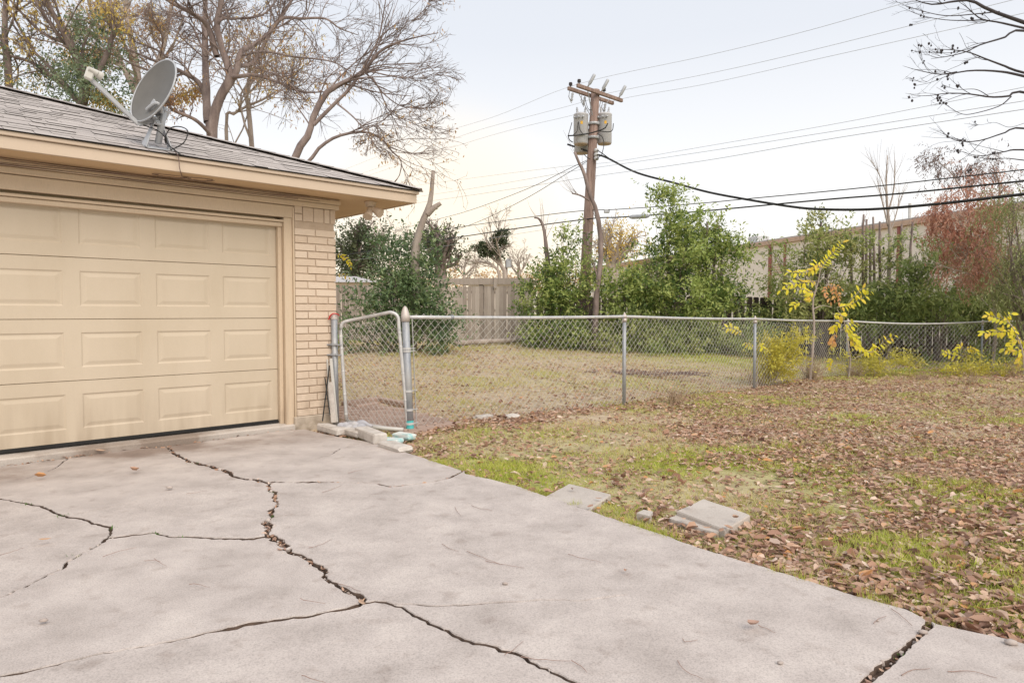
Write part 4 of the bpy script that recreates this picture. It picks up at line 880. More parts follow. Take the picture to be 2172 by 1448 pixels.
# brick path behind the gate
path = bpy.data.objects.new("brick_path", None); COL.objects.link(path); tag(path, "path of reddish brown bricks behind the gate", kind="structure"); ROOTLOC["brick_path"] = (0, 0, 0)
pd = unit((onz(975, 898)-onz(760, 905))[:2]); pn = arr(-pd[1], pd[0]); o0 = onz(800, 895)[:2]; pav = None
for i in range(-9, 12):
    for j in range(-12, 13):
        c = o0+pd*(i*.205+(j % 2)*.1)+pn*(j*.103)
        if inside(np.array([c[0]]), np.array([c[1]]), PATH_POLY)[0]:
            if pav is None:
                m1 = MB(); cbox(m1, (0, 0, 0), (.197, .096, .05), np.array([np.r_[pd, 0], np.r_[pn, 0], Z]), .005, jit=.001); pav = m1.mesh("brick", m_paver)
            o = put("brick", pav, path); o.matrix_basis = Matrix.Translation((c[0], c[1], g1(c[0], c[1])+.012+rng.normal(0, .003))) @ Matrix.Rotation(rng.normal(0, .02), 4, 'Z')
# raised dark brick edging at the back of the path
for k, (p, q) in enumerate([((728, 862), (775, 855)), ((775, 855), (805, 851)), ((752, 870), (800, 862)), ((806, 852), (868, 864))]):
    a_ = ong(*p); b_ = ong(*q); mb = MB(); bar(mb, a_+arr(0, 0, .03), b_+arr(0, 0, .03), .1, .07, bev=.012)
    tag(obj("edging_brick", mb, m_paver), ["leftmost brick edging behind the gate", "brown edging brick at the peak of the path border", "low edging brick inside the path border", "long brown edging running behind the gate post"][k], "edging", "brick edging of the path")
for k, (px, py, s) in enumerate([(1025, 890, .12), (1085, 888, .1)]):
    c = ong(px, py); mb = MB(); cbox(mb, c+arr(0, 0, .03), (s*2, s, .06), np.array([U, V, Z]), .02, jit=.008); tag(obj("edging_stone", mb, m_stone), ["pale stone half buried in the leaf drift nearer the gate post", "pale stone half buried in the leaf drift farther from the gate post"][k], "stone", "stones in the leaf drift")

# stepping stones
def slab(name, label, px, z0, h, parent=None, tilt=0, mat=m_conc2):
    P = np.array([onz(*p, z0+h)[:2] for p in px]); k = len(P); J = jag(np.vstack([P, P[:1]]), .0025, .05, seed=len(label))[:-1]; cc = J.mean(0); n_ = len(J)
    zt = z0+h+tilt*(J[:, 1]-cc[1]); top_ = np.c_[cc+(J-cc)*.975, zt]; mid = np.c_[J, zt-.008]; lo_ = np.c_[J, np.full(n_, z0-.05)]; i = np.arange(n_); i2 = (i+1) % n_
    mb = MB(); mb.add(np.vstack([top_, mid, lo_]), np.concatenate([np.stack([n_+i, n_+i2, i2, i], 1), np.stack([2*n_+i, 2*n_+i2, n_+i2, n_+i], 1)])); mb.more([i], 0)
    return tag(obj(name, mb, mat, parent), label, None if parent else "stepping stone")
slab("stepping_stone", "flat square stepping stone touching the driveway edge", [(1157, 1052), (1207, 1025), (1296, 1048), (1248, 1082)], -.03, .035)
st2 = thing("stepping_stone", "broken square stepping stone lying loose among the leaves", "stepping stone", onz(1510, 1095, -.02))
slab("stone_slab", None or "large raised piece", [(1436, 1083), (1492, 1060), (1591, 1091), (1537, 1119)], -.022, .048, st2, tilt=.03)
slab("stone_slab", "broken off lower piece", [(1418, 1098), (1440, 1087), (1537, 1120), (1518, 1129), (1470, 1115)], -.028, .026, st2)
slab("stepping_stone", "small pale stone chip between the two stepping stones", [(1350, 1087), (1365, 1080), (1385, 1084), (1378, 1094)], -.03, .04)

# twigs, leaves and pebbles on the driveway
def twig(pts, label, r=.0015):
    mb = MB(); P = spline([onz(*p, .014) for p in pts], 8); P[:, 2] += rng.uniform(0, .004, 8); tubes(mb, P[None], np.linspace(r, r*.5, 8)[None], 5)
    return tag(obj("twig", mb, m_drytwig), label, "twig", "twigs scattered on the driveway")
TWIG_LABELS = ['thin bent twig in the middle of the driveway, left of the long straight twig', 'long straight dark twig in the middle of the driveway', 'twig lying end to end with the long straight twig, nearer the grass', 'reddish twig between the long straight twig and the stepping stones', 'twig pointing at the middle of the widest crack', 'thin twig just left of the junction where the bottom crack starts', 'curved twig alone in the middle of the large left slab', 'short twig crossing another on the large left slab', 'thin horizontal twig touching the crossing twig on the left slab', 'long faint twig just below the crack on the left slab', 'pale twig below the crack that runs to the grass', 'thin twig right of centre near the far grass edge', 'short twig above the crack that runs to the grass', 'small upright twig near the far grass edge', 'twig at the left edge above the left crack', 'twig slanting up beside the lower right crack', 'long twig lying along the lower right crack near the bottom', 'curved twig at the bottom of the driveway left of the expansion joint', 'short twig meeting the long twig at the lower right crack', 'bent twig near the grass just before the expansion joint', 'straight twig ending at the top of the expansion joint', 'stem like twig touching the curled dark leaf', 'long wavy twig on the corner slab right of the expansion joint', 'curved twig on the corner slab close to the expansion joint', 'twig caught along the lower end of the widest crack', 'faint twig on the slab below the darker area', 'small hooked twig right of the bottom centre of the driveway', 'twig at the bottom edge between the bottom crack and lower right crack']
for t, lab in zip([[(937, 1153), (955, 1164), (972, 1169)], [(990, 1169), (1030, 1185), (1065, 1197)], [(1030, 1189), (1065, 1197), (1112, 1204)], [(1205, 1175), (1235, 1184), (1276, 1192)], [(655, 1162), (680, 1155), (703, 1144)], [(637, 1270), (660, 1276), (690, 1279)], [(401, 1239), (420, 1239), (445, 1246)], [(327, 1184), (340, 1194), (354, 1201)], [(306, 1189), (322, 1189), (340, 1190)], [(218, 1180), (250, 1170), (290, 1162)], [(683, 1045), (700, 1039), (725, 1029)], [(1000, 1071), (1015, 1078), (1044, 1082)], [(738, 1003), (750, 1000), (768, 996)], [(965, 1076), (970, 1085), (978, 1094)], [(0, 1178), (25, 1170), (50, 1162)], [(1070, 1389), (1090, 1377), (1110, 1359)], [(1105, 1392), (1150, 1399), (1210, 1402)], [(1437, 1400), (1450, 1420), (1490, 1440)], [(1212, 1402), (1235, 1415), (1245, 1428)], [(1853, 1322), (1865, 1312), (1880, 1307)], [(1890, 1290), (1910, 1305), (1935, 1326)], [(1608, 1326), (1625, 1332), (1645, 1342)], [(2010, 1424), (2060, 1424), (2115, 1438)], [(1912, 1432), (1935, 1420), (1973, 1419)], [(716, 1237), (740, 1244), (765, 1255)], [(395, 1047), (415, 1045), (440, 1040)], [(1448, 1355), (1455, 1361), (1480, 1357)], [(640, 1432), (665, 1441), (690, 1447)]], TWIG_LABELS): twig(t, lab)
for lab, px, py, L, az, k in [("curled dark leaf with a long stem on the concrete short of the expansion joint", 1597, 1329, .06, .4, 0), ("small reddish brown leaf alone in the middle of the driveway", 1327, 1212, .035, 1.2, 1), ("brown leaf beside the left crack of the driveway", 95, 1146, .06, .6, 2), ("yellowish leaf lying in the joint at the door apron", 213, 958, .09, .2, 3), ("brown leaf on the dark stain left of the long crack", 285, 1000, .07, .1, 4), ("brown curled leaf farthest left on the blotched slab", 85, 1013, .08, .3, 5), ("tan leaf tucked against the door apron nearest the left edge", 70, 968, .1, .5, 6)]:
    o = leaf_at("dead_leaf", onz(px, py, .02)+arr(0, 0, .008), L, az, k=k); tag(o, lab, "leaf")
for lab, px, py, s in [("pale pebble in the middle of the driveway", 1071, 1239, .016), ("pale pebble near the bottom of the driveway", 1655, 1407, .014), ("white pebble near the grass edge of the driveway", 1862, 1317, .008), ("large white pebble at the right end of the grass edge", 2145, 1367, .03), ("flat white chip on the slab below the darker area", 360, 1036, .028), ("round tan pebble at the top of the expansion joint", 1957, 1343, .022), ("white flat chip in the lower left of the driveway", 92, 1318, .02)]:
    mb = MB(); mb.add(onz(px, py, .01)+arr(0, 0, s*.35)+ICO_V*rng.uniform(.8, 1.2, (12, 3))*s*.75*arr(1.2, .9, .5), ICO_F); tag(obj("pebble", mb, m_pebble, smooth=True), lab, "pebble")
for k, (px, py, hz) in enumerate([(1168, 1046, .02), (1215, 1038, .02), (1270, 1058, .02), (1252, 1076, .02), (1462, 1075, .045), (1560, 1100, .045), (1450, 1100, .02), (1500, 1122, .02), (1530, 1124, .02), (1545, 1121, .02)]):
    o = leaf_at("leaf", onz(px, py, hz)+arr(0, 0, .006), .045+.004*(k % 5), k*1.3, lawn, k=k)
# leaf pile on the door apron
mb = MB(); m = 40; c = onz(470, 912, .05); C_ = c+U*rng.normal(0, .12, m)[:, None]+V*rng.normal(0, .015, m)[:, None]; C_[:, 2] = .055+rng.uniform(0, .02, m); az = rng.uniform(0, 6.28, m)
add_leaves8(mb, C_, np.c_[np.cos(az), np.sin(az), rng.normal(0, .2, m)], unit(np.c_[rng.normal(0, .4, (m, 2)), np.ones(m)]), rng.uniform(.04, .08, m), rng.uniform(.02, .035, m), rng.normal(.3, .4, m), rng.normal(0, .4, m), rng.random(m))
tag(obj("leaf_pile", mb, m_litter), "small heap of dead leaves against the garage door seal", "leaf pile", kind="stuff")

# ================================================================== background
# ------------------------------------------------------------------ wooden fences
def picket_fence(name, label, p0, p1, pitch, w, top_fn, mat, dog, rails_front=False, th=.018, seed=1):
    r = np.random.default_rng(seed); d = unit(np.array(p1)-np.array(p0)); L = np.linalg.norm(np.array(p1)-np.array(p0)); n_ = arr(d[1], -d[0])
    root = thing(name, label, "fence", arr(p0[0], p0[1], g1(*p0))); ax = np.array([np.r_[d, 0], np.r_[n_, 0], Z]); cache = {}
    for i in range(int(L/pitch)):
        s = (i+.5)*pitch; c = np.array(p0)+d*s; g = g1(*c)-.03; h = round(top_fn(s)-g+r.normal(0, .012), 2); ww = w*r.choice([.96, 1, 1, 1.02])
        key = (round(h, 1), round(ww, 3))
        if key not in cache:
            m1 = MB()
            if dog:
                y = th/2; a = ww/2; c_ = .025; prof = [(-a, 0), (a, 0), (a, key[0]-c_), (a-c_, key[0]), (-a+c_, key[0]), (-a, key[0]-c_)]
                v_ = [np.r_[d*x_, z_]+np.r_[n_*sg*y, 0] for sg in (1, -1) for x_, z_ in prof]; i_ = np.arange(6); i2 = (i_+1) % 6
                m1.add(v_, np.stack([i_, i2, 6+i2, 6+i_], 1)); m1.more([i_[::-1], i_+6], 0)
            else: cbox(m1, (0, 0, key[0]/2), (ww, th, key[0]), ax, .003)
            cache[key] = m1.mesh("picket", mat)
        o = put("picket", cache[key], root); o.matrix_basis = Matrix.Translation((c[0]+n_[0]*r.normal(0, .003), c[1]+n_[1]*r.normal(0, .003), g)) @ Matrix.Rotation(r.normal(0, .006), 4, Vector((n_[0], n_[1], 0)))
    for f in (.18, .55, .88):
        mb = MB(); P = [np.array(p0)+d*L*t for t in (0, .5, 1)]
        for a, b in zip(P[:-1], P[1:]):
            za = g1(*a)+(top_fn(0)-g1(*a))*f; zb = g1(*b)+(top_fn(L)-g1(*b))*f; off = n_*(.03 if rails_front else -.03)
            bar(mb, np.r_[a+off, za], np.r_[b+off, zb], .035, .085)
        obj("rail", mb, mat, root)
    for s in np.arange(0, L+.1, 2.4):
        c = np.array(p0)+d*s+n_*(.08 if rails_front else -.09); mb = MB(); cbox(mb, (c[0], c[1], g1(*c)+(top_fn(s)-g1(*c))/2+.02), (.09, .09, top_fn(s)-g1(*c)), ax, .006); obj("post", mb, mat, root)
    return root, d, n_
a_ = at(690, 600, 21.5)[:2]+arr(-4.6, -.55); b_ = at(1138, 592, 22.3)[:2]
TZ = at(720, 601, 21.5)[2]-.02; TZ2 = at(1120, 607, 22.3)[2]; LL = np.linalg.norm(b_-a_)
wf, wd, wnn = picket_fence("board_fence", "tall weathered grey board fence at the back of the yard, left of the pole", a_, b_, .128, .1215, lambda s: TZ+(TZ2-TZ)*s/LL, m_wood, False, seed=3)
mb = MB(); q0 = a_+wd*LL*.70; q1 = a_+wd*LL*.985
bar(mb, np.r_[q0+wnn*.04, at(960, 598, 22)[2]], np.r_[q1+wnn*.04, at(1130, 596, 22.3)[2]], .03, .20); obj("top_board", mb, m_wood, wf)
mb = MB(); pc_ = a_+wd*LL*.88+wnn*.08; cbox(mb, np.r_[pc_, at(1050, 600, 22.1)[2]], (.1, .06, .34), np.array([np.r_[wd, 0], np.r_[wnn, 0], Z]), .008); obj("post_cap", mb, m_wood, wf)
c0_ = b_+arr(.03, -.06); c1_ = at(2330, 640, 20.3)[:2]
df, dd_, dn_ = picket_fence("picket_fence", "dark brown dog eared picket fence behind the green shrubs", c0_, c1_, .205, .17, lambda s: at(1590, 629, 21.4)[2]-.004*s, m_darkwood, True, seed=5)
# fallen limb at the foot of the board fence
mb = MB(); P = spline([ong(965, 735)+arr(0, 0, .1), ong(1040, 731)+arr(0, 0, .1), ong(1120, 727)+arr(0, 0, .1), ong(1175, 724)+arr(0, 0, .12), at(1207, 717, 20.5)], 24)
tube(mb, P, np.linspace(.085, .03, 24)*(1+.1*np.sin(np.arange(24)*1.7)), 9); tag(obj("fallen_limb", mb, m_bark2, smooth=True), "long pale fallen limb lying along the foot of the board fence", "log")

# ------------------------------------------------------------------ buildings behind
wp = lambda px, py, Y: at(px, py, Y)
B0 = at(1255, 664, 56.7)[:2]; B1 = at(1990, 664, 26.3)[:2]; bd = unit(B1-B0); bn = arr(-bd[1], bd[0]); bn = bn if bn@B0 > 0 else -bn; BT = 5.02
bL = np.linalg.norm(B1-B0)+14
bld = thing("commercial_building", "long pale pink stucco building with brown roof edge behind the picket fence", "building", np.r_[B0, 0])
BA = np.array([np.r_[bd, 0], np.r_[bn, 0], Z])
def bbox(mb, s0, s1, n0, n1, z0, z1, bev=.01):
    c = B0+bd*(s0+s1)/2+bn*(n0+n1)/2; return cbox(mb, (c[0], c[1], (z0+z1)/2), (s1-s0, n1-n0, z1-z0), BA, bev)
mb = MB(); bbox(mb, 0, bL, 0, 14, -.6, BT-.28); obj("wall", mb, m_wall, bld)
mb = MB(); bbox(mb, -.15, bL+.15, -.16, 14.15, BT-.275, BT-.07); obj("roof_edge", mb, m_wtrim, bld)
mb = MB(); bbox(mb, -.1, bL+.1, -.12, 14.1, BT-.065, BT); obj("roof", mb, m_roofg, bld)
def s_at(px):   # distance along the wall that shows at this bearing
    k = (px-1086)/F_PX; return (k*B0[1]-B0[0])/(bd[0]-k*bd[1])
for px, w in ((1633, .16), (1664, .07), (1905, .14)):
    s = s_at(px); mb = MB(); bbox(mb, s-w/2, s+w/2, -.12, -.005, -.3, BT-.28, .015); bbox(mb, s-w*.7, s+w*.7, -.13, -.004, 2.2, 2.26, .01); obj("downspout", mb, m_dspout, bld)
s = s_at(1649); vz = at(1649, 572, float((B0+bd*s)[1]))[2]
vent = MB(); bbox(vent, s-.38, s+.38, -.05, -.004, vz-.36, vz+.36); vent = obj("vent", vent, m_wall, bld)
for k in range(5): mb = MB(); bbox(mb, s-.32, s+.32, -.075, -.052, vz-.29+k*.13, vz-.22+k*.13, .004); obj("slat", mb, m_wtrim, vent)
s = s_at(1573); yy = float((B0+bd*s)[1]); mb = MB(); bbox(mb, s-.35, s+.45, .6, 1.4, BT, BT+.42); obj("roof_unit", mb, m_galv, bld)
s = s_at(1892); mb = MB(); c = B0+bd*s+bn*.8; tube(mb, [np.r_[c, BT-.05], np.r_[c, BT+.75]], .06, 8); obj("vent_pipe", mb, m_white, bld)
def shed(name, label, px0, px1, ytop, yeave, Y, dy, mat):
    a = at(px0, ytop, Y); b = at(px1, ytop, Y); ze = at(px0, yeave, Y)[2]; zr = a[2]
    root = thing(name, label, "house", arr((a[0]+b[0])/2, Y, 0)); mb = MB(); cbox(mb, ((a[0]+b[0])/2, Y+dy/2, ze/2), (abs(b[0]-a[0])-.3, dy-.6, ze), None, .01); obj("wall", mb, m_wall, root)
    mb = MB(); e = .35; hip = min(dy/2, abs(b[0]-a[0])/2)*.8
    v_ = [(a[0]-e, Y-e, ze), (b[0]+e, Y-e, ze), (b[0]+e, Y+dy+e, ze), (a[0]-e, Y+dy+e, ze), (a[0]-e+hip, Y+dy/2, zr), (b[0]+e-hip, Y+dy/2, zr)]
    mb.add(v_, [[0, 1, 5, 4], [2, 3, 4, 5]]); mb.more([[1, 2, 5], [3, 0, 4]], 0); mb.more([[0, 3, 2, 1]], 0); obj("roof", mb, mat, root); return root
shed("neighbour_house", "neighbour house with a pale grey roof showing over the fence beside the brick pier", 560, 792, 577, 599, 30, 7, m_roofg)
shed("neighbour_shed", "low grey roofed shed peeking over the middle of the board fence", 985, 1125, 586, 596, 27, 4, m_roofg)

# ------------------------------------------------------------------ trees and shrubs: generators
def growb(P0, D0, L, n, wander, trop, r):
    N = len(P0); pts = np.zeros((N, n+1, 3)); dirs = np.zeros((N, n+1, 3)); pts[:, 0] = P0; d = unit(D0); dirs[:, 0] = d; w = r.normal(0, wander, (N, 3))
    for i in range(n):
        w = w*.6+r.normal(0, wander, (N, 3)); d = unit(d+w+np.array(trop)); pts[:, i+1] = pts[:, i]+d*(L/n)[:, None]; dirs[:, i+1] = d
    return pts, dirs
def kids(pts, R, L, k, ang, lf, r, tmin=.25, rf=.6, up=0.0):
    N, n, _ = pts.shape; t = r.uniform(tmin, .98, (N, k))*(n-1); i = np.minimum(t.astype(int), n-2); f = (t-i)[..., None]; b = np.arange(N)[:, None]
    p = pts[b, i]*(1-f)+pts[b, i+1]*f; d = unit(pts[b, i+1]-pts[b, i]); rr = (R[b, i]*(1-f[..., 0])+R[b, i+1]*f[..., 0])*rf
    v = r.normal(0, 1, (N, k, 3)); v = unit(v-(v*d).sum(-1, keepdims=True)*d); a = r.normal(ang, .2, (N, k))[..., None]
    nd = unit(d*np.cos(a)+v*np.sin(a)+arr(0, 0, up)); tt = t/(n-1)
    ll = L[:, None]*lf*(1.15-.6*tt)*r.uniform(.6, 1.25, (N, k))
    return p.reshape(-1, 3), nd.reshape(-1, 3), ll.ravel(), rr.ravel()
def taper(R0, n, end=.35): return R0[:, None]*np.linspace(1, end, n)[None]
def limb_set(limbs, n=18):
    P = np.array([spline(l[0], n) for l in limbs]); R = np.array([np.interp(np.linspace(0, 1, n), [0, 1], l[1]) for l in limbs]); return P, R
def branch_tree(mb, P, R, r, levels, rmin=.004):
    """P,R guide limbs; levels: list of (k, ang, lf, n, wander, trop, tmin, rf)"""
    tubes(mb, P, R, 8); L = np.linalg.norm(np.diff(P, axis=1), axis=2).sum(1); tips = None
    for (k, ang, lf, n, wander, trop, tmin, rf, up) in levels:
        p, d, l, rr = kids(P, R, L, k, ang, lf, r, tmin, rf, up); rr = np.maximum(rr, rmin)
        P, _ = growb(p, d, l, n, wander, trop, r); R = taper(rr, n+1, .4); L = l; tubes(mb, P, R, 5 if rr.mean() > .02 else 3); tips = P
    return tips
def ell(px, py, Y, rpx, rpy, ry=None):
    c = at(px, py, Y); return (c, arr(rpx*Y/F_PX, ry if ry else rpx*Y/F_PX*.85, rpy*Y/F_PX))
def foliage(mb, ells, n_tw, m, leaf, r, tw=.35, droop=0.0, wid=.45, shell=.45, spread=.5, dens_noise=.9, upb=.35, cl=13):
    """leaves set along twigs that start inside ellipsoids"""
    vol = np.array([e[1].prod()**.75 for e in ells]); ncl = max(6, n_tw//cl); ch = r.choice(len(ells), ncl, p=vol/vol.sum())
    Cc = np.array([e[0] for e in ells])[ch]; Ac = np.array([e[1] for e in ells])[ch]; dc = unit(r.normal(0, 1, (ncl, 3))); rad = shell+(1.12-shell)*r.random(ncl)**.7
    Pc = Cc+dc*Ac*rad[:, None]; keep = fnoise(Pc[:, 0]+Pc[:, 2]*.7, Pc[:, 1]*.6+Pc[:, 2], max(.25, Ac.mean()*.55), 91)*.6+r.random(ncl)*.4 > .5*dens_noise-.0
    Pc, dc, Ac = Pc[keep], dc[keep], Ac[keep]; tone_c = r.random(len(Pc)); wgt = r.uniform(.3, 1.7, len(Pc)); w_ = r.choice(len(Pc), int(n_tw*keep.mean()), p=wgt/wgt.sum())
    sg = tw*.45; n = len(w_); P = Pc[w_]+r.normal(0, 1, (n, 3))*sg*arr(1, 1, .75); dv = dc[w_]; A = Ac[w_]; tone_t = tone_c[w_]*.45+r.random(n)*.3
    D = unit(unit(dv*A)+r.normal(0, .45, (n, 3))+arr(0, 0, upb-droop)); pts, dirs = growb(P, D, tw*r.uniform(.5, 1.3, n), m, .14, (0, 0, -droop*.25), r)
    c = pts[:, 1:].reshape(-1, 3); d = dirs[:, 1:].reshape(-1, 3); N = len(c); v = r.normal(0, 1, (N, 3)); v = unit(v-(v*d).sum(1, keepdims=True)*d)
    ld = unit(d*(1-spread)+v*spread*1.4+arr(0, 0, -droop*.5)); nn = unit(arr(0, 0, 1)+r.normal(0, .55, (N, 3))); L = leaf*r.uniform(.6, 1.25, N)
    tone = np.repeat(tone_t, m)+r.random(N)*.25
    add_leaves4(mb, c, ld, nn, L, L*wid, np.clip(tone, .001, .999)); return pts
def shrub(name, label, cat, base, ells, mat, n_tw, m, leaf, seed, stems=7, bark=m_bark, group=None, stem_r=.025, **kw):
    r = np.random.default_rng(seed); root = thing(name, label, cat, base, group); mb = MB(); tw = foliage(mb, ells, n_tw, m, leaf, r, **kw); tag(obj("foliage", mb, mat, root), kind="stuff")
    mb = MB(); cs = [ells[i % len(ells)] for i in range(stems)]
    for i, (c, A) in enumerate(cs):
        b = base+np.r_[r.normal(0, .12+.15*A[0]*.5, 2), 0]; b[2] = g1(b[0], b[1])-.03; q = c+A*r.normal(0, .3, 3)
        mid = (b+q)/2+r.normal(0, .08, 3)*np.linalg.norm(q-b)*.4; P, R = limb_set([([b, mid, q], (stem_r*r.uniform(.6, 1.3), stem_r*.25))], 10)
        branch_tree(mb, P, R, r, [(7, .6, .4, 4, .1, (0, 0, .05), .3, .5, .2), (4, .6, .5, 3, .1, (0, 0, .03), .2, .6, .1)], .003)
    obj("stems", mb, bark, root, True); return root
def base_at(px, py, Y): p = at(px, py, Y); return arr(p[0], p[1], g1(p[0], p[1]))

# left laurel with its topped trunk
Yl = 17.2
shrub("laurel_bush", "large dark glossy laurel bush behind the gate against the board fence", "bush", base_at(865, 740, Yl),
    [ell(865, 648, Yl, 68, 61), ell(885, 708, Yl-.5, 50, 34), ell(800, 708, Yl-.4, 51, 36), ell(930, 663, Yl-.2, 25, 45), ell(850, 568, Yl+.1, 40, 49), ell(905, 568, Yl+.1, 23, 45), ell(860, 533, Yl+.2, 20, 27), ell(770, 668, Yl, 29, 41), ell(745, 718, Yl-.1, 20, 28), ell(945, 708, Yl-.3, 14, 22), ell(840, 608, Yl-.3, 37, 41)],
    m_laurel, 2600, 8, .125, 21, stems=11, wid=.42, tw=.46, shell=.3, dens_noise=.97)
def topped(name, label, limbs, seed, mat=m_bark2, lv=None, cat="tree"):
    r = np.random.default_rng(seed); P, R = limb_set(limbs, 16); root = thing(name, label, cat, arr(P[0, 0, 0], P[0, 0, 1], P[0, 0, 2])); mb = MB(); tubes(mb, P[:1], R[:1]*(1+.06*np.sin(np.arange(16)*1.3)), 10, caps=True); obj("trunk", mb, mat, root, True)
    if len(limbs) > 1 or lv:
        mb = MB()
        if len(limbs) > 1: tubes(mb, P[1:], R[1:], 8, caps=True)
        if lv:
            p, d, l, rr = kids(P, R, np.full(len(P), lv[1]), lv[0], lv[2], 1.0, r, lv[3], .14, lv[4]); Q, _ = growb(p, d, l, 5, .06, (0, 0, .06), r); tubes(mb, Q, taper(np.maximum(rr, .0055), 6, .4), 4)
        obj("branches", mb, mat, root, True)
    return root
gb = lambda px, Y: base_at(px, 700, Y)
topped("topped_trunk", "bare pruned trunk with a broken fork rising out of the laurel bush", [([gb(870, Yl), at(882, 640, Yl), at(880, 540, Yl), at(893, 480, Yl), at(912, 430, Yl), at(919, 362, Yl)], (.15, .045)), ([at(905, 455, Yl), at(920, 441, Yl), at(935, 431, Yl)], (.09, .05))], 31, m_bark2)
topped("topped_trunk", "slim bare trunk with a cut top leaning across the utility pole", [([gb(1262, 19.5), at(1264, 640, 19.5), at(1270, 590, 19.5), at(1275, 520, 19.5), at(1266, 450, 19.5), at(1250, 410, 19.5), at(1240, 370, 19.5), at(1228, 345, 19.5), at(1219, 323, 19.5)], (.09, .035)), ([at(1250, 425, 19.5), at(1232, 415, 19.5), at(1213, 410, 19.5)], (.03, .018)), ([at(1268, 590, 19.5), at(1262, 570, 19.5), at(1258, 555, 19.5)], (.03, .012))], 32, m_bark, (7, 1.3, .45, .35, .5))
topped("topped_trunk", "thin bent stem arching above the shrub left of the utility pole", [([gb(1175, 20.3), at(1168, 600, 20.3), at(1160, 540, 20.3), at(1157, 510, 20.3), at(1152, 480, 20.3), at(1143, 464, 20.3), at(1133, 462, 20.3)], (.09, .02))], 33, m_bark, (9, 1.0, .7, .35, .5))
# shrub left of the pole
Y2 = 20.2
shrub("privet_shrub", "bushy green shrub left of the utility pole in front of the fence corner", "shrub", base_at(1185, 735, Y2),
    [ell(1195, 590, Y2, 50, 60), ell(1160, 630, Y2, 50, 45), ell(1185, 680, Y2-.2, 60, 50), ell(1140, 605, Y2-.1, 26, 22), ell(1215, 530, Y2, 22, 35), ell(1165, 545, Y2, 20, 50), ell(1190, 500, Y2, 14, 22), ell(1180, 715, Y2-.3, 70, 28), ell(1245, 640, Y2-.2, 30, 50), ell(1235, 700, Y2-.2, 35, 35)],
    m_privet, 2700, 7, .115, 22, stems=9, tw=.38, shell=.3)
# big privet right of the pole
Y3 = 20
shrub("privet_tree", "tallest bushy light green privet right of the utility pole", "shrub", base_at(1420, 745, Y3),
    [ell(1440, 560, Y3, 70, 70), ell(1500, 560, Y3, 55, 60), ell(1390, 600, Y3-.2, 62, 55), ell(1470, 500, Y3, 55, 45), ell(1420, 460, Y3+.1, 38, 45), ell(1540, 530, Y3, 34, 24), ell(1450, 640, Y3-.3, 95, 50), ell(1530, 600, Y3, 30, 40), ell(1370, 540, Y3, 28, 30), ell(1410, 430, Y3, 22, 22), ell(1510, 480, Y3+.1, 25, 25), ell(1340, 640, Y3-.2, 40, 40), ell(1305, 600, Y3+.1, 30, 38)],
    m_privet, 4600, 7, .125, 23, stems=12, tw=.42, shell=.25, stem_r=.035)
shrub("undergrowth", "low dark green undergrowth below the tall privet at the picket fence", "undergrowth", base_at(1400, 745, 19.4),
    [ell(1320, 700, 19.4, 55, 38), ell(1400, 705, 19.3, 60, 40), ell(1480, 710, 19.3, 60, 38), ell(1560, 712, 19.5, 55, 36), ell(1440, 730, 19.1, 120, 18), ell(1340, 728, 19.2, 60, 16), ell(1600, 730, 19.2, 60, 24), ell(1270, 715, 19.6, 40, 26)],
    m_hedge, 3800, 7, .105, 24, stems=10, tw=.32, shell=.2, stem_r=.015, dens_noise=.95)
# hedge right part
Y4 = 20.3
shrub("cut_hedge", "green hedge with upright cut stems in front of the pink building", "hedge", base_at(1740, 760, Y4),
    [ell(1700, 520, Y4, 60, 45), ell(1760, 500, Y4, 40, 45), ell(1660, 545, Y4, 30, 25), ell(1700, 600, Y4, 70, 50), ell(1780, 580, Y4, 60, 60), ell(1850, 560, Y4, 45, 65), ell(1720, 650, Y4-.2, 95, 42), ell(1690, 680, Y4-.3, 40, 40), ell(1820, 650, Y4-.2, 70, 42)],
    m_hedge, 2500, 7, .125, 25, stems=14, tw=.38, shell=.25, stem_r=.035)
r5 = np.random.default_rng(55); mb = MB(); hs = thing("pruned_tree", "row of grey pruned trunks with sawn tops standing in the hedge", "tree", base_at(1800, 700, Y4+.1))
for px, py0, py1 in [(1742, 560, 472), (1756, 570, 480), (1838, 600, 465), (1852, 600, 460), (1846, 590, 480), (1805, 600, 484), (1913, 560, 475), (1936, 560, 470), (1832, 520, 455), (1866, 560, 470), (1500, 560, 470), (1518, 540, 478), (1525, 540, 480)]:
    Yq = Y4+.15 if px > 1600 else Y3+.1; b = at(px+r5.normal(0, 6), 700, Yq); b[2] = g1(b[0], b[1]); m_ = at(px+r5.normal(0, 3), py0, Yq); P, R = limb_set([([b, m_, at(px, py1, Yq)], (.05, .028))], 10)
    mbx = MB(); tubes(mbx, P, R, 7, caps=True); p, d, l, rr = kids(P, R, np.array([.7]), 5, .5, 1.0, r5, .6, .2, .5); Q, _ = growb(p, d, l, 4, .08, (0, 0, .05), r5); tubes(mbx, Q, taper(np.maximum(rr, .005), 5, .4), 3); obj("stem", mbx, m_bark, hs, True)
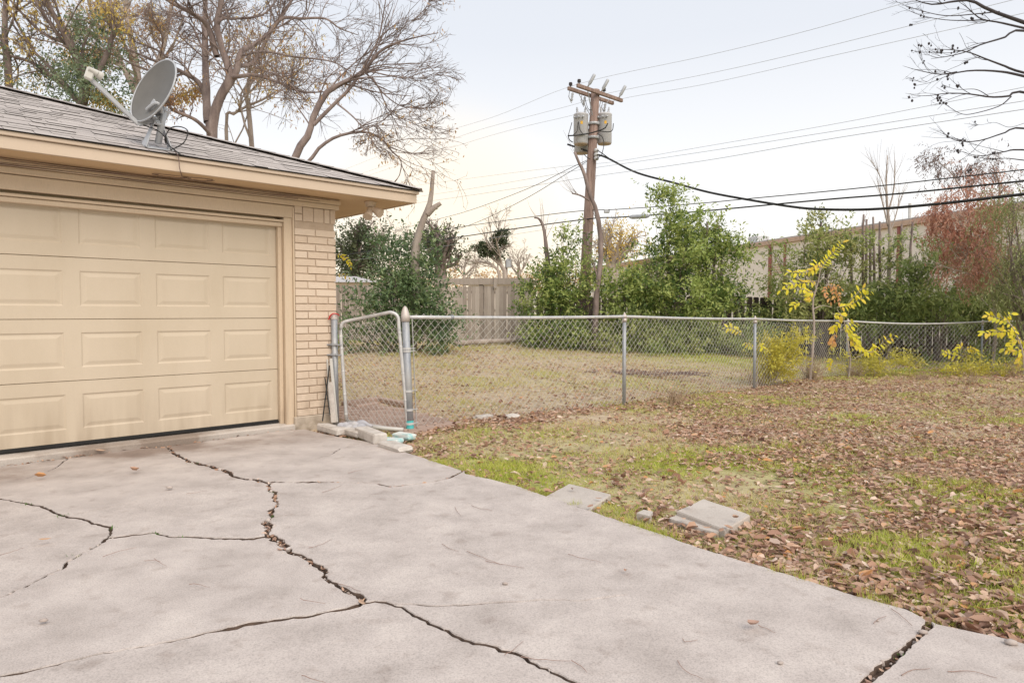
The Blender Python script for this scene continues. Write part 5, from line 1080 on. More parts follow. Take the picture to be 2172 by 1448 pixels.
# ivy mass at the right
Y6 = 19
shrub("nandina_thicket", "dark green feathery thicket draped over the picket fence on the right", "thicket", base_at(2000, 775, Y6),
    [ell(1900, 640, Y6, 60, 50), ell(1960, 600, Y6, 60, 50), ell(2030, 600, Y6, 60, 60), ell(2100, 640, Y6, 70, 60), ell(1980, 650, Y6-.3, 100, 30), ell(1880, 660, Y6-.2, 70, 34), ell(2090, 660, Y6-.2, 80, 36), ell(2180, 640, Y6, 60, 80), ell(1950, 540, Y6+.2, 50, 50), ell(2040, 530, Y6+.3, 55, 55), ell(2120, 560, Y6+.4, 60, 60), ell(1985, 725, Y6-.4, 14, 35), ell(2110, 735, Y6-.4, 20, 40)],
    m_hedge, 5200, 8, .135, 26, stems=14, tw=.45, droop=.4, wid=.3, shell=.25, stem_r=.03, upb=.2)
shrub("ivy_clump", "small ivy clump climbing low on the picket fence behind the second line post", "ivy", base_at(1620, 720, 20.6), [ell(1640, 690, 20.5, 40, 40), ell(1625, 725, 20.4, 40, 24), ell(1580, 690, 20.8, 25, 30)], m_privet, 800, 6, .085, 27, stems=4, tw=.3, shell=.2)
# red leaved tree
Y7 = 16.8
r7 = np.random.default_rng(71); rt = thing("red_leaf_tree", "small tree with dry reddish brown drooping leaves at the right edge", "tree", base_at(2105, 775, Y7))
P, R = limb_set([([base_at(2105, 775, Y7), at(2112, 680, Y7), at(2098, 600, Y7), at(2070, 540, Y7), at(2058, 480, Y7), at(2050, 400, Y7)], (.04, .012)), ([at(2098, 610, Y7), at(2060, 560, Y7), at(2020, 500, Y7), at(1985, 440, Y7)], (.035, .01)), ([at(2075, 545, Y7), at(2110, 470, Y7), at(2120, 400, Y7), at(2105, 350, Y7)], (.04, .01)), ([at(2050, 420, Y7), at(2020, 370, Y7), at(1980, 335, Y7)], (.015, .006)), ([at(2050, 430, Y7), at(2075, 360, Y7), at(2100, 340, Y7)], (.015, .006))], 14)
mb = MB(); branch_tree(mb, P, R, r7, [(10, .7, .4, 5, .12, (0, 0, -.02), .2, .5, 0), (5, .7, .5, 4, .12, (0, 0, -.05), .2, .6, 0)], .003); obj("branches", mb, m_bark2, rt, True)
mb = MB(); foliage(mb, [ell(2040, 460, Y7, 42, 75), ell(2000, 495, Y7, 32, 45), ell(2090, 500, Y7, 40, 60), ell(2060, 540, Y7, 50, 50), ell(2080, 570, Y7, 40, 35), ell(2030, 400, Y7, 25, 30), ell(2070, 380, Y7, 28, 25), ell(2010, 440, Y7, 35, 40), ell(2100, 430, Y7, 30, 45)], 2100, 8, .095, r7, tw=.33, droop=.9, wid=.3, shell=.25, upb=-.1); tag(obj("red_foliage", mb, m_red, rt), kind="stuff")
mb = MB(); foliage(mb, [ell(1995, 345, Y7, 22, 28), ell(2060, 350, Y7, 50, 20), ell(2105, 345, Y7, 25, 20), ell(2130, 400, Y7, 20, 40), ell(1975, 380, Y7, 18, 12), ell(1960, 395, Y7, 14, 12)], 420, 8, .085, r7, tw=.35, droop=.7, wid=.25, shell=.2, upb=.1); tag(obj("dark_foliage", mb, m_twig, rt), kind="stuff")
# pale green tree at the far right
Y8 = 15.5
shrub("pale_green_tree", "pale green drooping tree cut off by the right edge of the view", "tree", base_at(2210, 800, Y8), [ell(2150, 430, Y8, 40, 40), ell(2160, 520, Y8, 45, 60), ell(2130, 480, Y8, 25, 40), ell(2165, 620, Y8, 30, 45), ell(2220, 500, Y8, 60, 110), ell(2240, 640, Y8, 60, 80), ell(2120, 590, Y8+.3, 22, 35)], m_palegreen, 2400, 9, .085, 28, stems=9, tw=.5, droop=.8, wid=.28, shell=.25, upb=0, stem_r=.04)
# thin bare tree behind hedge
topped("bare_sapling", "slender leafless tree with upswept twigs standing above the hedge", [([gb(1885, 20.6), at(1885, 600, 20.6), at(1888, 500, 20.6), at(1882, 440, 20.6), at(1880, 390, 20.6), at(1882, 330, 20.6)], (.075, .012)), ([at(1884, 480, 20.6), at(1872, 430, 20.6), at(1862, 390, 20.6)], (.03, .01)), ([at(1884, 450, 20.6), at(1896, 400, 20.6), at(1898, 340, 20.6)], (.03, .008)), ([at(1886, 500, 20.6), at(1902, 450, 20.6), at(1908, 410, 20.6)], (.025, .008)), ([at(1880, 410, 20.6), at(1865, 370, 20.6), at(1850, 345, 20.6)], (.015, .005))], 34, m_bark2, (13, 1.0, .45, .35, .5))

# ------------------------------------------------------------------ distant trees
def far_tree(name, label, pxb, Y, limbs, levels, mat, blobs=(), blob_mat=None, seed=0, n_tw=300, leaf=.12, rmin=.02, m=5, **kw):
    r = np.random.default_rng(seed); b = at(pxb, 664, Y); b[2] = g1(b[0], b[1]); root = thing(name, label, "tree", b)
    P, R = limb_set([([b if p is None else at(p[0], p[1], Y) for p in l[0]], l[1]) for l in limbs], 12); mb = MB(); branch_tree(mb, P, R, r, levels, rmin); obj("trunk", mb, mat, root, True)
    if blobs: mb = MB(); foliage(mb, [ell(*((e[0], e[1], Y)+e[2:])) for e in blobs], n_tw, m, leaf, r, **kw); tag(obj("crown", mb, blob_mat, root), kind="stuff")
    return root
LV = [(9, .7, .45, 5, .12, (0, 0, .05), .25, .55, .1), (6, .7, .5, 4, .14, (0, 0, .03), .2, .6, .1), (4, .7, .55, 3, .14, (0, 0, .02), .2, .6, 0)]
far_tree("mistletoe_tree", "far leafless tree with dark mistletoe clumps above the board fence", 1062, 58, [([None, (1072, 590), (1062, 560), (1050, 535), (1058, 505), (1066, 498)], (.24, .05)), ([(1062, 562), (1035, 540), (1018, 525)], (.13, .05)), ([None, (1060, 590), (1048, 565), (1020, 555), (1008, 560)], (.17, .05)), ([(1052, 540), (1070, 520), (1075, 505)], (.15, .05))], LV, m_bark2, [(1020, 525, 7, 7), (1050, 516, 7, 8), (1062, 520, 6, 5), (1066, 502, 8, 7), (1032, 536, 5, 5), (1044, 540, 4, 5), (1058, 540, 4, 3)], m_far, 41, 420, .3, .013, shell=.1, tw=.4, dens_noise=.6)
far_tree("evergreen_tree", "dark evergreen tree beyond the grey roofed neighbour house", 755, 46, [([None, (756, 600), (752, 560), (758, 520), (765, 495)], (.5, .08)), ([(755, 570), (785, 540), (798, 510)], (.25, .06)), ([(754, 575), (735, 545), (722, 525)], (.2, .06))], LV[:2], m_bark, [(745, 540, 34, 35), (770, 510, 26, 18), (795, 520, 20, 22), (730, 560, 24, 28), (765, 565, 35, 25), (745, 505, 12, 10)], m_far, 42, 1500, .26, .02, shell=.3, tw=1.0)
far_tree("evergreen_tree", "ragged half evergreen tree seen through the top of the laurel bush", 930, 44, [([None, (935, 590), (930, 550), (925, 515), (932, 490)], (.5, .08)), ([(932, 560), (955, 530), (965, 510)], (.2, .05)), ([(930, 550), (905, 520), (895, 495)], (.2, .05)), ([(932, 570), (965, 560), (980, 540)], (.15, .04))], LV, m_bark, [(932, 497, 22, 12), (945, 525, 22, 12), (915, 520, 18, 16), (960, 540, 12, 14), (940, 560, 30, 16)], m_far, 43, 700, .24, .02, shell=.3, tw=.9)
far_tree("autumn_tree", "far tree with thin yellow autumn leaves right behind the leaning trunk", 1300, 48, [([None, (1300, 600), (1302, 560), (1296, 525), (1290, 500)], (.4, .06)), ([(1302, 570), (1325, 540), (1345, 515)], (.2, .05)), ([(1300, 575), (1280, 540), (1268, 515)], (.2, .05)), ([(1302, 555), (1312, 520), (1320, 490)], (.2, .05))], LV, m_bark2, [(1300, 515, 35, 30), (1340, 530, 22, 25), (1270, 525, 20, 22), (1310, 560, 40, 22)], m_autumn, 44, 650, .2, .02, shell=.1, tw=1.0, dens_noise=1.0)
far_tree("bare_tree", "hazy leafless tree on the skyline behind the laurel bush", 830, 62, [([None, (830, 590), (826, 545), (822, 500)], (.2, .04)), ([(828, 570), (850, 530), (862, 495)], (.1, .03)), ([(828, 560), (805, 525), (795, 500)], (.1, .03))], LV, m_bark2, seed=45, rmin=.013)
far_tree("bare_tree", "low leafless tree on the skyline left of the small far pole", 985, 70, [([None, (985, 600), (985, 570), (988, 545)], (.2, .04)), ([(985, 585), (965, 565), (955, 545)], (.1, .03)), ([(985, 585), (1005, 565), (1012, 548)], (.1, .03))], LV, m_bark2, seed=46, rmin=.014)
far_tree("bare_tree", "low leafless tree on the skyline right of the small far pole", 1100, 70, [([None, (1100, 600), (1102, 570), (1098, 545)], (.18, .04)), ([(1100, 585), (1085, 565), (1080, 550)], (.1, .03)), ([(1100, 585), (1115, 560), (1122, 545)], (.1, .03))], LV, m_bark2, seed=47, rmin=.014)
r_ = np.random.default_rng(48); mb = MB()
foliage(mb, [ell(px, 604+r_.normal(0, 4), 95, 32, 20+r_.uniform(0, 10)) for px in range(560, 1340, 40)], 2600, 5, .42, r_, tw=1.6, shell=.1, dens_noise=.9)
tag(obj("far_treeline", mb, m_rust), "low brown line of far trees on the horizon behind the fences", "trees", kind="stuff")

# ------------------------------------------------------------------ the big bare tree behind the garage
rb = np.random.default_rng(81); YB = 17.0
bt = thing("bare_pecan_tree", "large leafless pecan tree with crooked dark limbs behind the garage roof", "tree", base_at(455, 700, YB))
pb2 = base_at(455, 700, YB); q = lambda px, py, dy=0: at(px, py, YB+dy)
limbs = [([pb2, q(450, 400), q(452, 260), q(470, 200), q(488, 160), q(470, 100), q(460, 50), q(470, 5), q(480, -60)], (.26, .09)),
    ([q(470, 205), q(500, 155), q(512, 110), q(540, 95, .5), q(580, 60, 1), q(610, 15, 1.2), q(650, -50, 1.5)], (.17, .05)),
    ([q(460, 120), q(440, 55), q(400, 25, -.5), q(355, 0, -.8), q(300, -50, -1)], (.15, .05)),
    ([q(456, 60), q(472, 40), q(500, 40, .6), q(560, 30, .8), q(600, -20, 1)], (.09, .03)),
    ([q(488, 165), q(540, 160, -.4), q(590, 175, -.8), q(640, 195, -1.2), q(690, 195, -1.5)], (.1, .025)),
    ([q(500, 140), q(540, 130, .6), q(590, 45, .8), q(640, 40, 1), q(690, 40, 1.2), q(720, 60, 1.4), q(760, 75, 1.6)], (.11, .02)),
    ([q(512, 118), q(560, 110, -.6), q(620, 120, -1), q(700, 130, -1.4), q(740, 150, -1.6)], (.06, .02)),
    ([q(450, 330), q(440, 240, .8), q(425, 180, 1), q(380, 150, 1), q(330, 130, 1), q(260, 100, 1)], (.18, .04)),
    ([q(440, 260, .6), q(435, 100, 1.4), q(436, -40, 2)], (.2, .1)),
    ([q(452, 290), q(415, 255, -.5), q(370, 235, -.8), q(355, 220, -1)], (.1, .05)),
    ([q(355, 122, 1), q(330, 105, 1), q(290, 90, 1), q(250, 75, 1), q(240, 30, .8)], (.06, .02)),
    ([q(375, 170, 1), q(290, 140, 1), q(250, 120, 1), q(180, 90, .6), q(120, 60, .4)], (.07, .02)),
    ([q(436, 120, 1), q(410, 60, 1), q(390, 45, .8), q(350, 30, .6)], (.06, .02)), ([q(340, 120, 1), q(345, 80, .6), q(325, 40, .4), q(320, -20, .2)], (.04, .015))]
P, R = limb_set(limbs, 22); R = R*.52*(1+.05*rb.normal(0, 1, R.shape)); mb = MB(); tubes(mb, P[:1], R[:1], 12); obj("trunk", mb, m_bark, bt, True)
mb = MB(); tubes(mb, P[1:], R[1:], 9); L = np.linalg.norm(np.diff(P, axis=1), axis=2).sum(1)
p, d, l, rr = kids(P, R, np.minimum(L, 4), 17, .75, .42, rb, .3, .42, .12); A1, _ = growb(p, d, l, 7, .13, (0, 0, .01), rb); RA = taper(np.clip(rr, .007, .022), 8, .35); tubes(mb, A1, RA, 5)
p, d, l, rr = kids(A1, RA, l, 6, .7, .62, rb, .15, .6, .03); A2, _ = growb(p, d, l, 5, .14, (0, 0, 0), rb); RA2 = taper(np.clip(rr, .0055, .012), 6, .45); tubes(mb, A2, RA2, 4)
p, d, l, rr = kids(A2, RA2, l, 3, .6, .6, rb, .15, .65, 0); A3, _ = growb(p, d, l, 3, .14, (0, 0, 0), rb); tubes(mb, A3, taper(np.clip(rr, .0042, .007), 4, .5), 3)
obj("limbs", mb, m_bark, bt, True)
def hang_leaves(mb, tips, frac, r, leaf, zone=None):
    t = tips.reshape(-1, 3); k = r.random(len(t)) < frac
    if zone is not None: k &= zone(t)
    t = t[k]; n = len(t); m_ = 4; c = np.repeat(t, m_, 0)+r.normal(0, .09, (n*m_, 3)); d = unit(r.normal(0, .5, (n*m_, 3))+arr(0, 0, -.8)); L = leaf*r.uniform(.5, 1.2, n*m_)
    add_leaves4(mb, c, d, unit(r.normal(0, 1, (n*m_, 3))), L, L*.3, np.repeat(r.random(n)*.6, m_)+r.random(n*m_)*.39)
def pxy(t): return 1086+F_PX*t[:, 0]/t[:, 1], 664-F_PX*(t[:, 2]-CAM_H)/t[:, 1]
mb = MB(); hang_leaves(mb, A2, .05, rb, .10, lambda t: pxy(t)[1] > 90+60*rb.random(len(t))); hang_leaves(mb, A3, .02, rb, .10, lambda t: pxy(t)[0] < 560); tag(obj("dry_leaves", mb, m_rust, bt), kind="stuff")
mb = MB(); cN = q(412, 72, -.4)
for i in range(60):
    t = np.linspace(0, 1, 5); a = rb.uniform(0, 6.28); rad = rb.uniform(.12, .27); hz = rb.uniform(-.12, .08); P_ = cN+np.c_[rad*np.cos(a+t*1.4), rad*np.sin(a+t*1.4), hz+rb.normal(0, .02, 5)]; tubes(mb, P_[None], np.full((1, 5), .006), 3)
tag(obj("bird_nest", mb, m_twig), "round twig nest lodged in a fork of the pecan tree", "nest")
# second leaning tree, nearer the right end of the roof
YC = 15.0; rc = np.random.default_rng(82); qc = lambda px, py, dy=0: at(px, py, YC+dy); b0_ = base_at(600, 700, YC)
lt = thing("leaning_tree", "mossy leaning tree spreading bare twigs over the right end of the garage roof", "tree", b0_)
limbs = [([b0_, qc(610, 420), qc(630, 325), qc(655, 285), qc(664, 250), qc(690, 200), qc(720, 180), qc(760, 160), qc(776, 147), qc(800, 115), qc(830, 95), qc(880, 80), qc(930, 70)], (.19, .015)),
    ([qc(665, 265), qc(685, 245), qc(715, 215), qc(740, 190), qc(765, 155), qc(790, 110), qc(805, 75), qc(815, 20), qc(822, -30)], (.09, .015)),
    ([b0_+arr(.2, 0, 0), qc(640, 400), qc(665, 330), qc(695, 300), qc(730, 285), qc(775, 280), qc(810, 295), qc(830, 320), qc(850, 340), qc(848, 370), qc(835, 390)], (.09, .012)),
    ([qc(776, 150), qc(800, 155, -.3), qc(850, 165, -.4), qc(900, 165, -.5), qc(940, 155, -.6)], (.035, .008)),
    ([qc(776, 155), qc(795, 175), qc(815, 200), qc(850, 225), qc(890, 230), qc(935, 228)], (.04, .008)),
    ([qc(790, 165), qc(805, 190), qc(815, 215), qc(830, 240), qc(870, 260), qc(910, 275)], (.035, .008)),
    ([qc(715, 220), qc(740, 240, -.3), qc(760, 260, -.4), qc(790, 300, -.5), qc(800, 320, -.5)], (.04, .012)),
    ([qc(640, 205, .3), qc(600, 165, .2), qc(560, 150, .1), qc(520, 130, 0)], (.04, .02)), ([qc(660, 270), qc(640, 240, .3), qc(610, 200, .4), qc(575, 180, .5)], (.035, .012)),
    ([qc(765, 278), qc(800, 262), qc(790, 285), qc(770, 300)], (.02, .01)), ([qc(825, 98), qc(860, 60), qc(900, 20), qc(915, -10)], (.02, .008))]
P, R = limb_set(limbs, 22); R = R*.52; mb = MB(); tubes(mb, P[:1], R[:1]*(1+.05*rc.normal(0, 1, R[:1].shape)), 10); obj("trunk", mb, m_bark, lt, True)
mb = MB(); tubes(mb, P[1:], R[1:], 7); L = np.linalg.norm(np.diff(P, axis=1), axis=2).sum(1)
p, d, l, rr = kids(P, R, np.minimum(L, 3.6), 14, .6, .55, rc, .34, .45, .04); d = unit(d+arr(.35, 0, .05)); A1, _ = growb(p, d, l, 7, .1, (.02, 0, 0), rc); RA = taper(np.clip(rr, .008, .02), 8, .35); tubes(mb, A1, RA, 5)
p, d, l, rr = kids(A1, RA, l, 6, .6, .5, rc, .15, .65, 0); A2, _ = growb(p, d, l, 5, .12, (.02, 0, 0), rc); RA2 = taper(np.clip(rr, .005, .010), 6, .5); tubes(mb, A2, RA2, 3)
p, d, l, rr = kids(A2, RA2, l, 2, .6, .6, rc, .2, .7, 0); A3, _ = growb(p, d, l, 3, .12, (0, 0, 0), rc); tubes(mb, A3, taper(np.clip(rr, .004, .007), 4, .5), 3); obj("limbs", mb, m_bark, lt, True)
mb = MB(); hang_leaves(mb, A2, .04, rc, .09, lambda t: pxy(t)[1] > 190+80*rc.random(len(t))); hang_leaves(mb, A2, .012, rc, .09); tag(obj("dry_leaves", mb, m_rust, lt), kind="stuff")
# ivy covered and yellow leaved trees at the left
YD2 = 15.5; rd = np.random.default_rng(83); qd = lambda px, py, dy=0: at(px, py, YD2+dy); bb = base_at(150, 700, YD2)
iv = thing("ivy_tree", "tree choked with dark green ivy behind the satellite dish", "tree", bb)
P, R = limb_set([([bb, qd(165, 300), qd(180, 180), qd(150, 90), qd(120, 40), qd(60, -40)], (.22, .06)), ([qd(175, 200), qd(220, 130), qd(240, 60), qd(230, -20)], (.12, .04)), ([qd(170, 220), qd(120, 170), qd(60, 130), qd(-20, 110)], (.1, .03)), ([qd(180, 190), qd(215, 215), qd(250, 220)], (.06, .03)), ([qd(150, 95), qd(90, 70), qd(30, 10), qd(-10, -40)], (.07, .02)), ([bb+arr(-1.4, .3, 0), qd(20, 200), qd(10, 80), qd(15, -40)], (.16, .07))], 16); R = R*.62
mb = MB(); tips = branch_tree(mb, P, R, rd, [(10, .7, .35, 6, .13, (0, 0, .02), .25, .45, .1), (7, .7, .5, 5, .14, (0, 0, 0), .15, .6, 0), (4, .7, .5, 3, .14, (0, 0, 0), .15, .6, 0)], .005); obj("limbs", mb, m_bark, iv, True)
mb = MB(); foliage(mb, [ell(165, 140, YD2, 45, 40), ell(190, 190, YD2-.3, 60, 45), ell(150, 180, YD2-.2, 40, 35), ell(195, 80, YD2, 40, 35), ell(240, 215, YD2, 40, 30), ell(120, 110, YD2, 20, 25), ell(20, 140, YD2, 35, 60), ell(60, 170, YD2, 30, 20), ell(30, 90, YD2, 20, 20), ell(175, 235, YD2-.3, 50, 20)], 2300, 6, .085, rd, tw=.45, wid=.5, shell=.1, droop=.3, dens_noise=1.06); tag(obj("ivy", mb, m_ivy, iv), kind="stuff")
mb = MB(); hang_leaves(mb, tips, .10, rd, .11, lambda t: pxy(t)[1] < 240); tag(obj("yellow_leaves", mb, m_autumn, iv), kind="stuff")
YE = 19.5; re_ = np.random.default_rng(84); qe = lambda px, py, dy=0: at(px, py, YE+dy); be = base_at(300, 700, YE)
yt = thing("yellow_leaf_tree", "thin tree with sparse yellow and rust leaves between the ivy tree and the pecan", "tree", be)
P, R = limb_set([([be, qe(300, 300), qe(290, 150), qe(270, 40), qe(265, -50)], (.15, .05)), ([qe(298, 220), qe(250, 120), qe(200, 40), qe(180, -30)], (.09, .03)), ([qe(295, 200), qe(340, 120), qe(360, 30), qe(370, -40)], (.09, .03)), ([qe(292, 160), qe(230, 130), qe(160, 120)], (.05, .02)), ([qe(300, 260), qe(350, 220), qe(410, 190)], (.05, .02)), ([be+arr(3.4, .5, 0), qe(530, 260), qe(520, 200), qe(545, 150)], (.09, .03)), ([be+arr(2.6, .5, 0), qe(480, 290), qe(500, 240), qe(560, 210), qe(590, 190)], (.06, .02))], 16)
mb = MB(); tips = branch_tree(mb, P, R, re_, [(9, .7, .38, 6, .13, (0, 0, .02), .2, .5, .1), (7, .7, .5, 5, .14, (0, 0, 0), .15, .6, 0), (4, .7, .5, 3, .14, (0, 0, 0), .15, .6, 0)], .006); obj("limbs", mb, m_bark2, yt, True)
mb = MB(); hang_leaves(mb, tips, .16, re_, .12); tag(obj("rust_leaves", mb, m_rust, yt), kind="stuff")
mb = MB(); hang_leaves(mb, tips, .07, re_, .13); tag(obj("yellow_leaves", mb, m_autumn, yt), kind="stuff")

# ------------------------------------------------------------------ bare branches reaching in from the upper right
YN = 8.2; rn = np.random.default_rng(85); qn = lambda px, py, dy=0: at(px, py, YN+dy); bn_ = base_at(2620, 800, YN+.3)
nt_ = thing("overhanging_tree", "near leafless tree whose dark thin branches reach in from the upper right", "tree", bn_)
limbs = [([bn_, qn(2600, 500), qn(2570, 300), qn(2500, 150), qn(2420, 0), qn(2350, -150)], (.2, .07)),
    ([qn(2560, 280), qn(2400, 140), qn(2250, 75), qn(2172, 48), qn(2100, 22), qn(2060, 2), qn(2020, 4), qn(1980, 10), qn(1945, 2), qn(1930, -8)], (.05, .003)),
    ([qn(2400, 140), qn(2280, 85, .2), qn(2172, 60, .3), qn(2120, 48, .3), qn(2080, 40, .3), qn(2050, 15, .3), qn(2030, 2, .3)], (.03, .003)),
    ([qn(2120, 25), qn(2070, 30), qn(2010, 34), qn(1960, 25), qn(1920, 12), qn(1900, 3)], (.012, .002)), ([qn(2090, 42, .3), qn(2050, 44, .3), qn(2000, 42, .3), qn(1950, 32, .3), qn(1905, 12, .3)], (.012, .002)),
    ([qn(2520, 250), qn(2350, 100), qn(2172, 65), qn(2130, 80), qn(2080, 95), qn(2050, 110), qn(2010, 120), qn(1975, 125)], (.03, .003)), ([qn(2080, 95), qn(2050, 105), qn(2020, 112), qn(1985, 112), qn(1940, 110)], (.008, .002)),
    ([qn(2540, 300), qn(2350, 200), qn(2172, 155), qn(2130, 140), qn(2090, 125), qn(2050, 110), qn(2000, 105), qn(1960, 105)], (.03, .002)), ([qn(2350, 205), qn(2172, 162), qn(2120, 152), qn(2060, 150), qn(2000, 158), qn(1950, 150), qn(1915, 140)], (.028, .002)), ([qn(2030, 152), qn(2000, 158), qn(1980, 165), qn(1960, 175), qn(1930, 166)], (.007, .002)),
    ([qn(2560, 330), qn(2350, 240), qn(2172, 196), qn(2140, 204), qn(2100, 206), qn(2060, 200), qn(2010, 198), qn(1960, 204), qn(1920, 198)], (.03, .002)), ([qn(2145, 205), qn(2120, 225), qn(2070, 240), qn(2040, 242), qn(2010, 225), qn(1995, 215)], (.012, .002)), ([qn(2100, 206), qn(2070, 190), qn(2030, 190), qn(2000, 180)], (.008, .002)),
    ([qn(2570, 380), qn(2350, 300), qn(2172, 272), qn(2130, 282), qn(2080, 298), qn(2040, 300), qn(2010, 290), qn(1988, 268)], (.025, .002)), ([qn(2350, 330), qn(2172, 318), qn(2130, 322), qn(2090, 330), qn(2060, 328), qn(2030, 318)], (.02, .002)), ([qn(2130, 322), qn(2080, 310), qn(2050, 300)], (.006, .002)), ([qn(2340, 360), qn(2172, 340), qn(2130, 336), qn(2080, 338)], (.015, .002)), ([qn(2172, 262), qn(2140, 270), qn(2110, 260), qn(2080, 265), qn(2045, 262)], (.005, .002))]
P, R = limb_set(limbs, 20); R[1:] *= .62; mb = MB(); tubes(mb, P[:1], R[:1], 10); obj("trunk", mb, m_bark, nt_, True)
mb = MB(); tubes(mb, P[1:], R[1:], 6); L = np.minimum(np.linalg.norm(np.diff(P, axis=1), axis=2).sum(1), 2.4)
p, d, l, rr = kids(P[1:], R[1:], L[1:], 6, .6, .22, rn, .5, .5, .02); d = unit(d+arr(-.3, 0, 0)); A1, _ = growb(p, d, l, 6, .12, (0, 0, .02), rn); tubes(mb, A1, taper(np.clip(rr, .0022, .004), 7, .45), 4)
p, d, l, rr = kids(A1, taper(np.clip(rr, .0022, .004), 7, .45), l, 2, .6, .5, rn, .25, .7, 0); A2, _ = growb(p, d, l, 4, .12, (0, 0, .02), rn); tubes(mb, A2, taper(np.clip(rr, .0016, .0024), 5, .6), 3); obj("branches", mb, m_darktwig, nt_, True)
mb = MB(); t = np.concatenate([A1[:, -1], A1[:, 3]]); k = rn.random(len(t)) < .22; t = t[k]
for c in t:
    for _ in range(rn.integers(1, 4)):
        mb.add(c+rn.normal(0, .018, 3)+ICO_V*arr(.013, .013, .017)*rn.uniform(.7, 1.2), ICO_F)
tag(obj("nut_husks", mb, m_darktwig, nt_, True), kind="stuff")

# ------------------------------------------------------------------ utility pole
YP = 25.0; qp = lambda px, py, dy=0: at(px, py, YP+dy); pbase = at(1234, 700, YP); pbase[2] = g1(pbase[0], pbase[1])-.1; ptop = qp(1263, 191)
up_ = thing("utility_pole", "leaning wooden utility pole carrying two crossarms and three transformers", "utility pole", pbase)
mb = MB(); tube(mb, [pbase, ptop], [.21, .155], 14); obj("pole", mb, m_pole, up_, True)
pax = unit(ptop-pbase)
def along(z): return pbase+(ptop-pbase)*((z-pbase[2])/(ptop[2]-pbase[2]))
zt = ptop[2]; c1 = along(zt-.16); cross_u = U
cA0, cA1 = c1-V*.21-cross_u*1.22, c1-V*.21+cross_u*1.30; cB0, cB1 = c1+V*.21-cross_u*1.22, c1+V*.21+cross_u*1.30
for a, b in ((cA0, cA1), (cB0, cB1)): mb = MB(); bar(mb, a, b, .10, .125, bev=.012); obj("crossarm", mb, m_pole, up_)
mb = MB()
for a, b in ((cA0, cA1), (cB0, cB1)):
    for t in (.22, .72): bar(mb, a+(b-a)*t-arr(0, 0, .05), along(zt-1.15), .035, .012)
obj("brace", mb, m_arm, up_)
def insul(p, s=1.0, ax=(0, 0, 1)): mb = MB(); lathe(mb, [(.02, 0), (.02, .06), (.07, .065), (.06, .10), (.035, .11), (.07, .12), (.055, .16), (.02, .17)], p, ax, 10); return obj("insulator", mb, m_darktwig, up_, True)
ins = []
for (a, b), ts in (((cA0, cA1), (.04, .58)), ((cB0, cB1), (.05,))):
    for t in ts: insul(a+(b-a)*t+arr(0, 0, .062))
for t in (.22, .52, .92):
    p = cA0+(cA1-cA0)*t+arr(0, 0, .06); dvec = unit(arr(.55, 0, 1)); mb = MB(); lathe(mb, [(.025, 0), (.03, .1), (.06, .14), (.06, .46), (.05, .5)], p, dvec, 12); obj("arrester", mb, m_arm, up_, True)
for t in (.06, .32, .78):
    p = cB0+(cB1-cB0)*t-arr(0, 0, .06); mb = MB(); lathe(mb, [(.025, 0), (.05, -.05), (.03, -.1), (.05, -.14), (.03, -.2), (.05, -.24), (.02, -.3)], p+arr(.06, 0, -.06), (.15, 0, 1), 10); tube(mb, [p+arr(-.05, 0, -.02), p+arr(-.08, 0, -.2), p+arr(.02, 0, -.42), p+arr(.05, 0, -.32)], .016, 6); obj("fuse_cutout", mb, m_arm, up_, True)
def transformer(c, h, r, lab):
    o = put("transformer", None, up_); ROOTLOC[o.name] = (0, 0, 0); tag(o, lab)
    mb = MB(); lathe(mb, [(r*.92, 0), (r, .02), (r, h*.93), (r*1.03, h*.94), (r*1.03, h*.965), (r*.9, h)], c, (0, 0, 1), 26)
    for k in range(9):
        a = math.pi*1.0+k*.16; 
    o2 = obj("tank", mb, m_tank, o, True)
    mb = MB(); lathe(mb, [(r*.90, .004), (r*.93, -.02), (r*.8, -.025)], c, (0, 0, 1), 26); obj("base_ring", mb, m_mortar, o, True)
    mb = MB()
    for dx in (-.12, .13): lathe(mb, [(.04, 0), (.045, .05), (.03, .06), (.045, .1), (.03, .12), (.04, .16), (.02, .26)], c+arr(dx, 0, h-.02), (dx, 0, 1), 10)
    obj("bushing", mb, m_arm, o, True)
    mb = MB()
    for k in (-1, 0, 1): a = -1.9+k*.45; dr_ = arr(math.cos(a), math.sin(a), 0); lathe(mb, [(.03, 0), (.03, .1), (.045, .11), (.03, .14)], c+dr_*r+arr(0, 0, h*.82), dr_, 8)
    obj("terminal", mb, m_arm, o, True)
    mb = MB(); w_ = np.linspace(-1.72, -1.42, 5); v_ = [c+arr(math.cos(a)*(r+.006), math.sin(a)*(r+.006), z) for z in (h*.60, h*.70) for a in w_]; mb.add(v_, [[i, i+1, 6+i, 5+i] for i in range(4)]); obj("label_patch", mb, m_orangelabel, o)
    return o
tR = .262; cL = qp(1232, 306, -.1); cR = qp(1282, 305, .15); cM = qp(1233, 325, .5)
for c, lab in ((cL, None), (cR, None), (cM, None)): transformer(c-arr(0, 0, .0), 1.08, tR, lab)
mb = MB()
for z in (-.30, -1.5): pass
for c in (cL, cR, cM):
    for dz in (.25, .75): p = c+arr(0, 0, dz); bar(mb, along(p[2])*arr(1, 1, 1), p, .12, .06)
for dz in (.25, .75): lathe(mb, [(.21, -.04), (.22, 0), (.21, .04)], along(cL[2]+dz), (0, 0, 1), 14)
obj("mount_bracket", mb, m_arm, up_)
mb = MB()
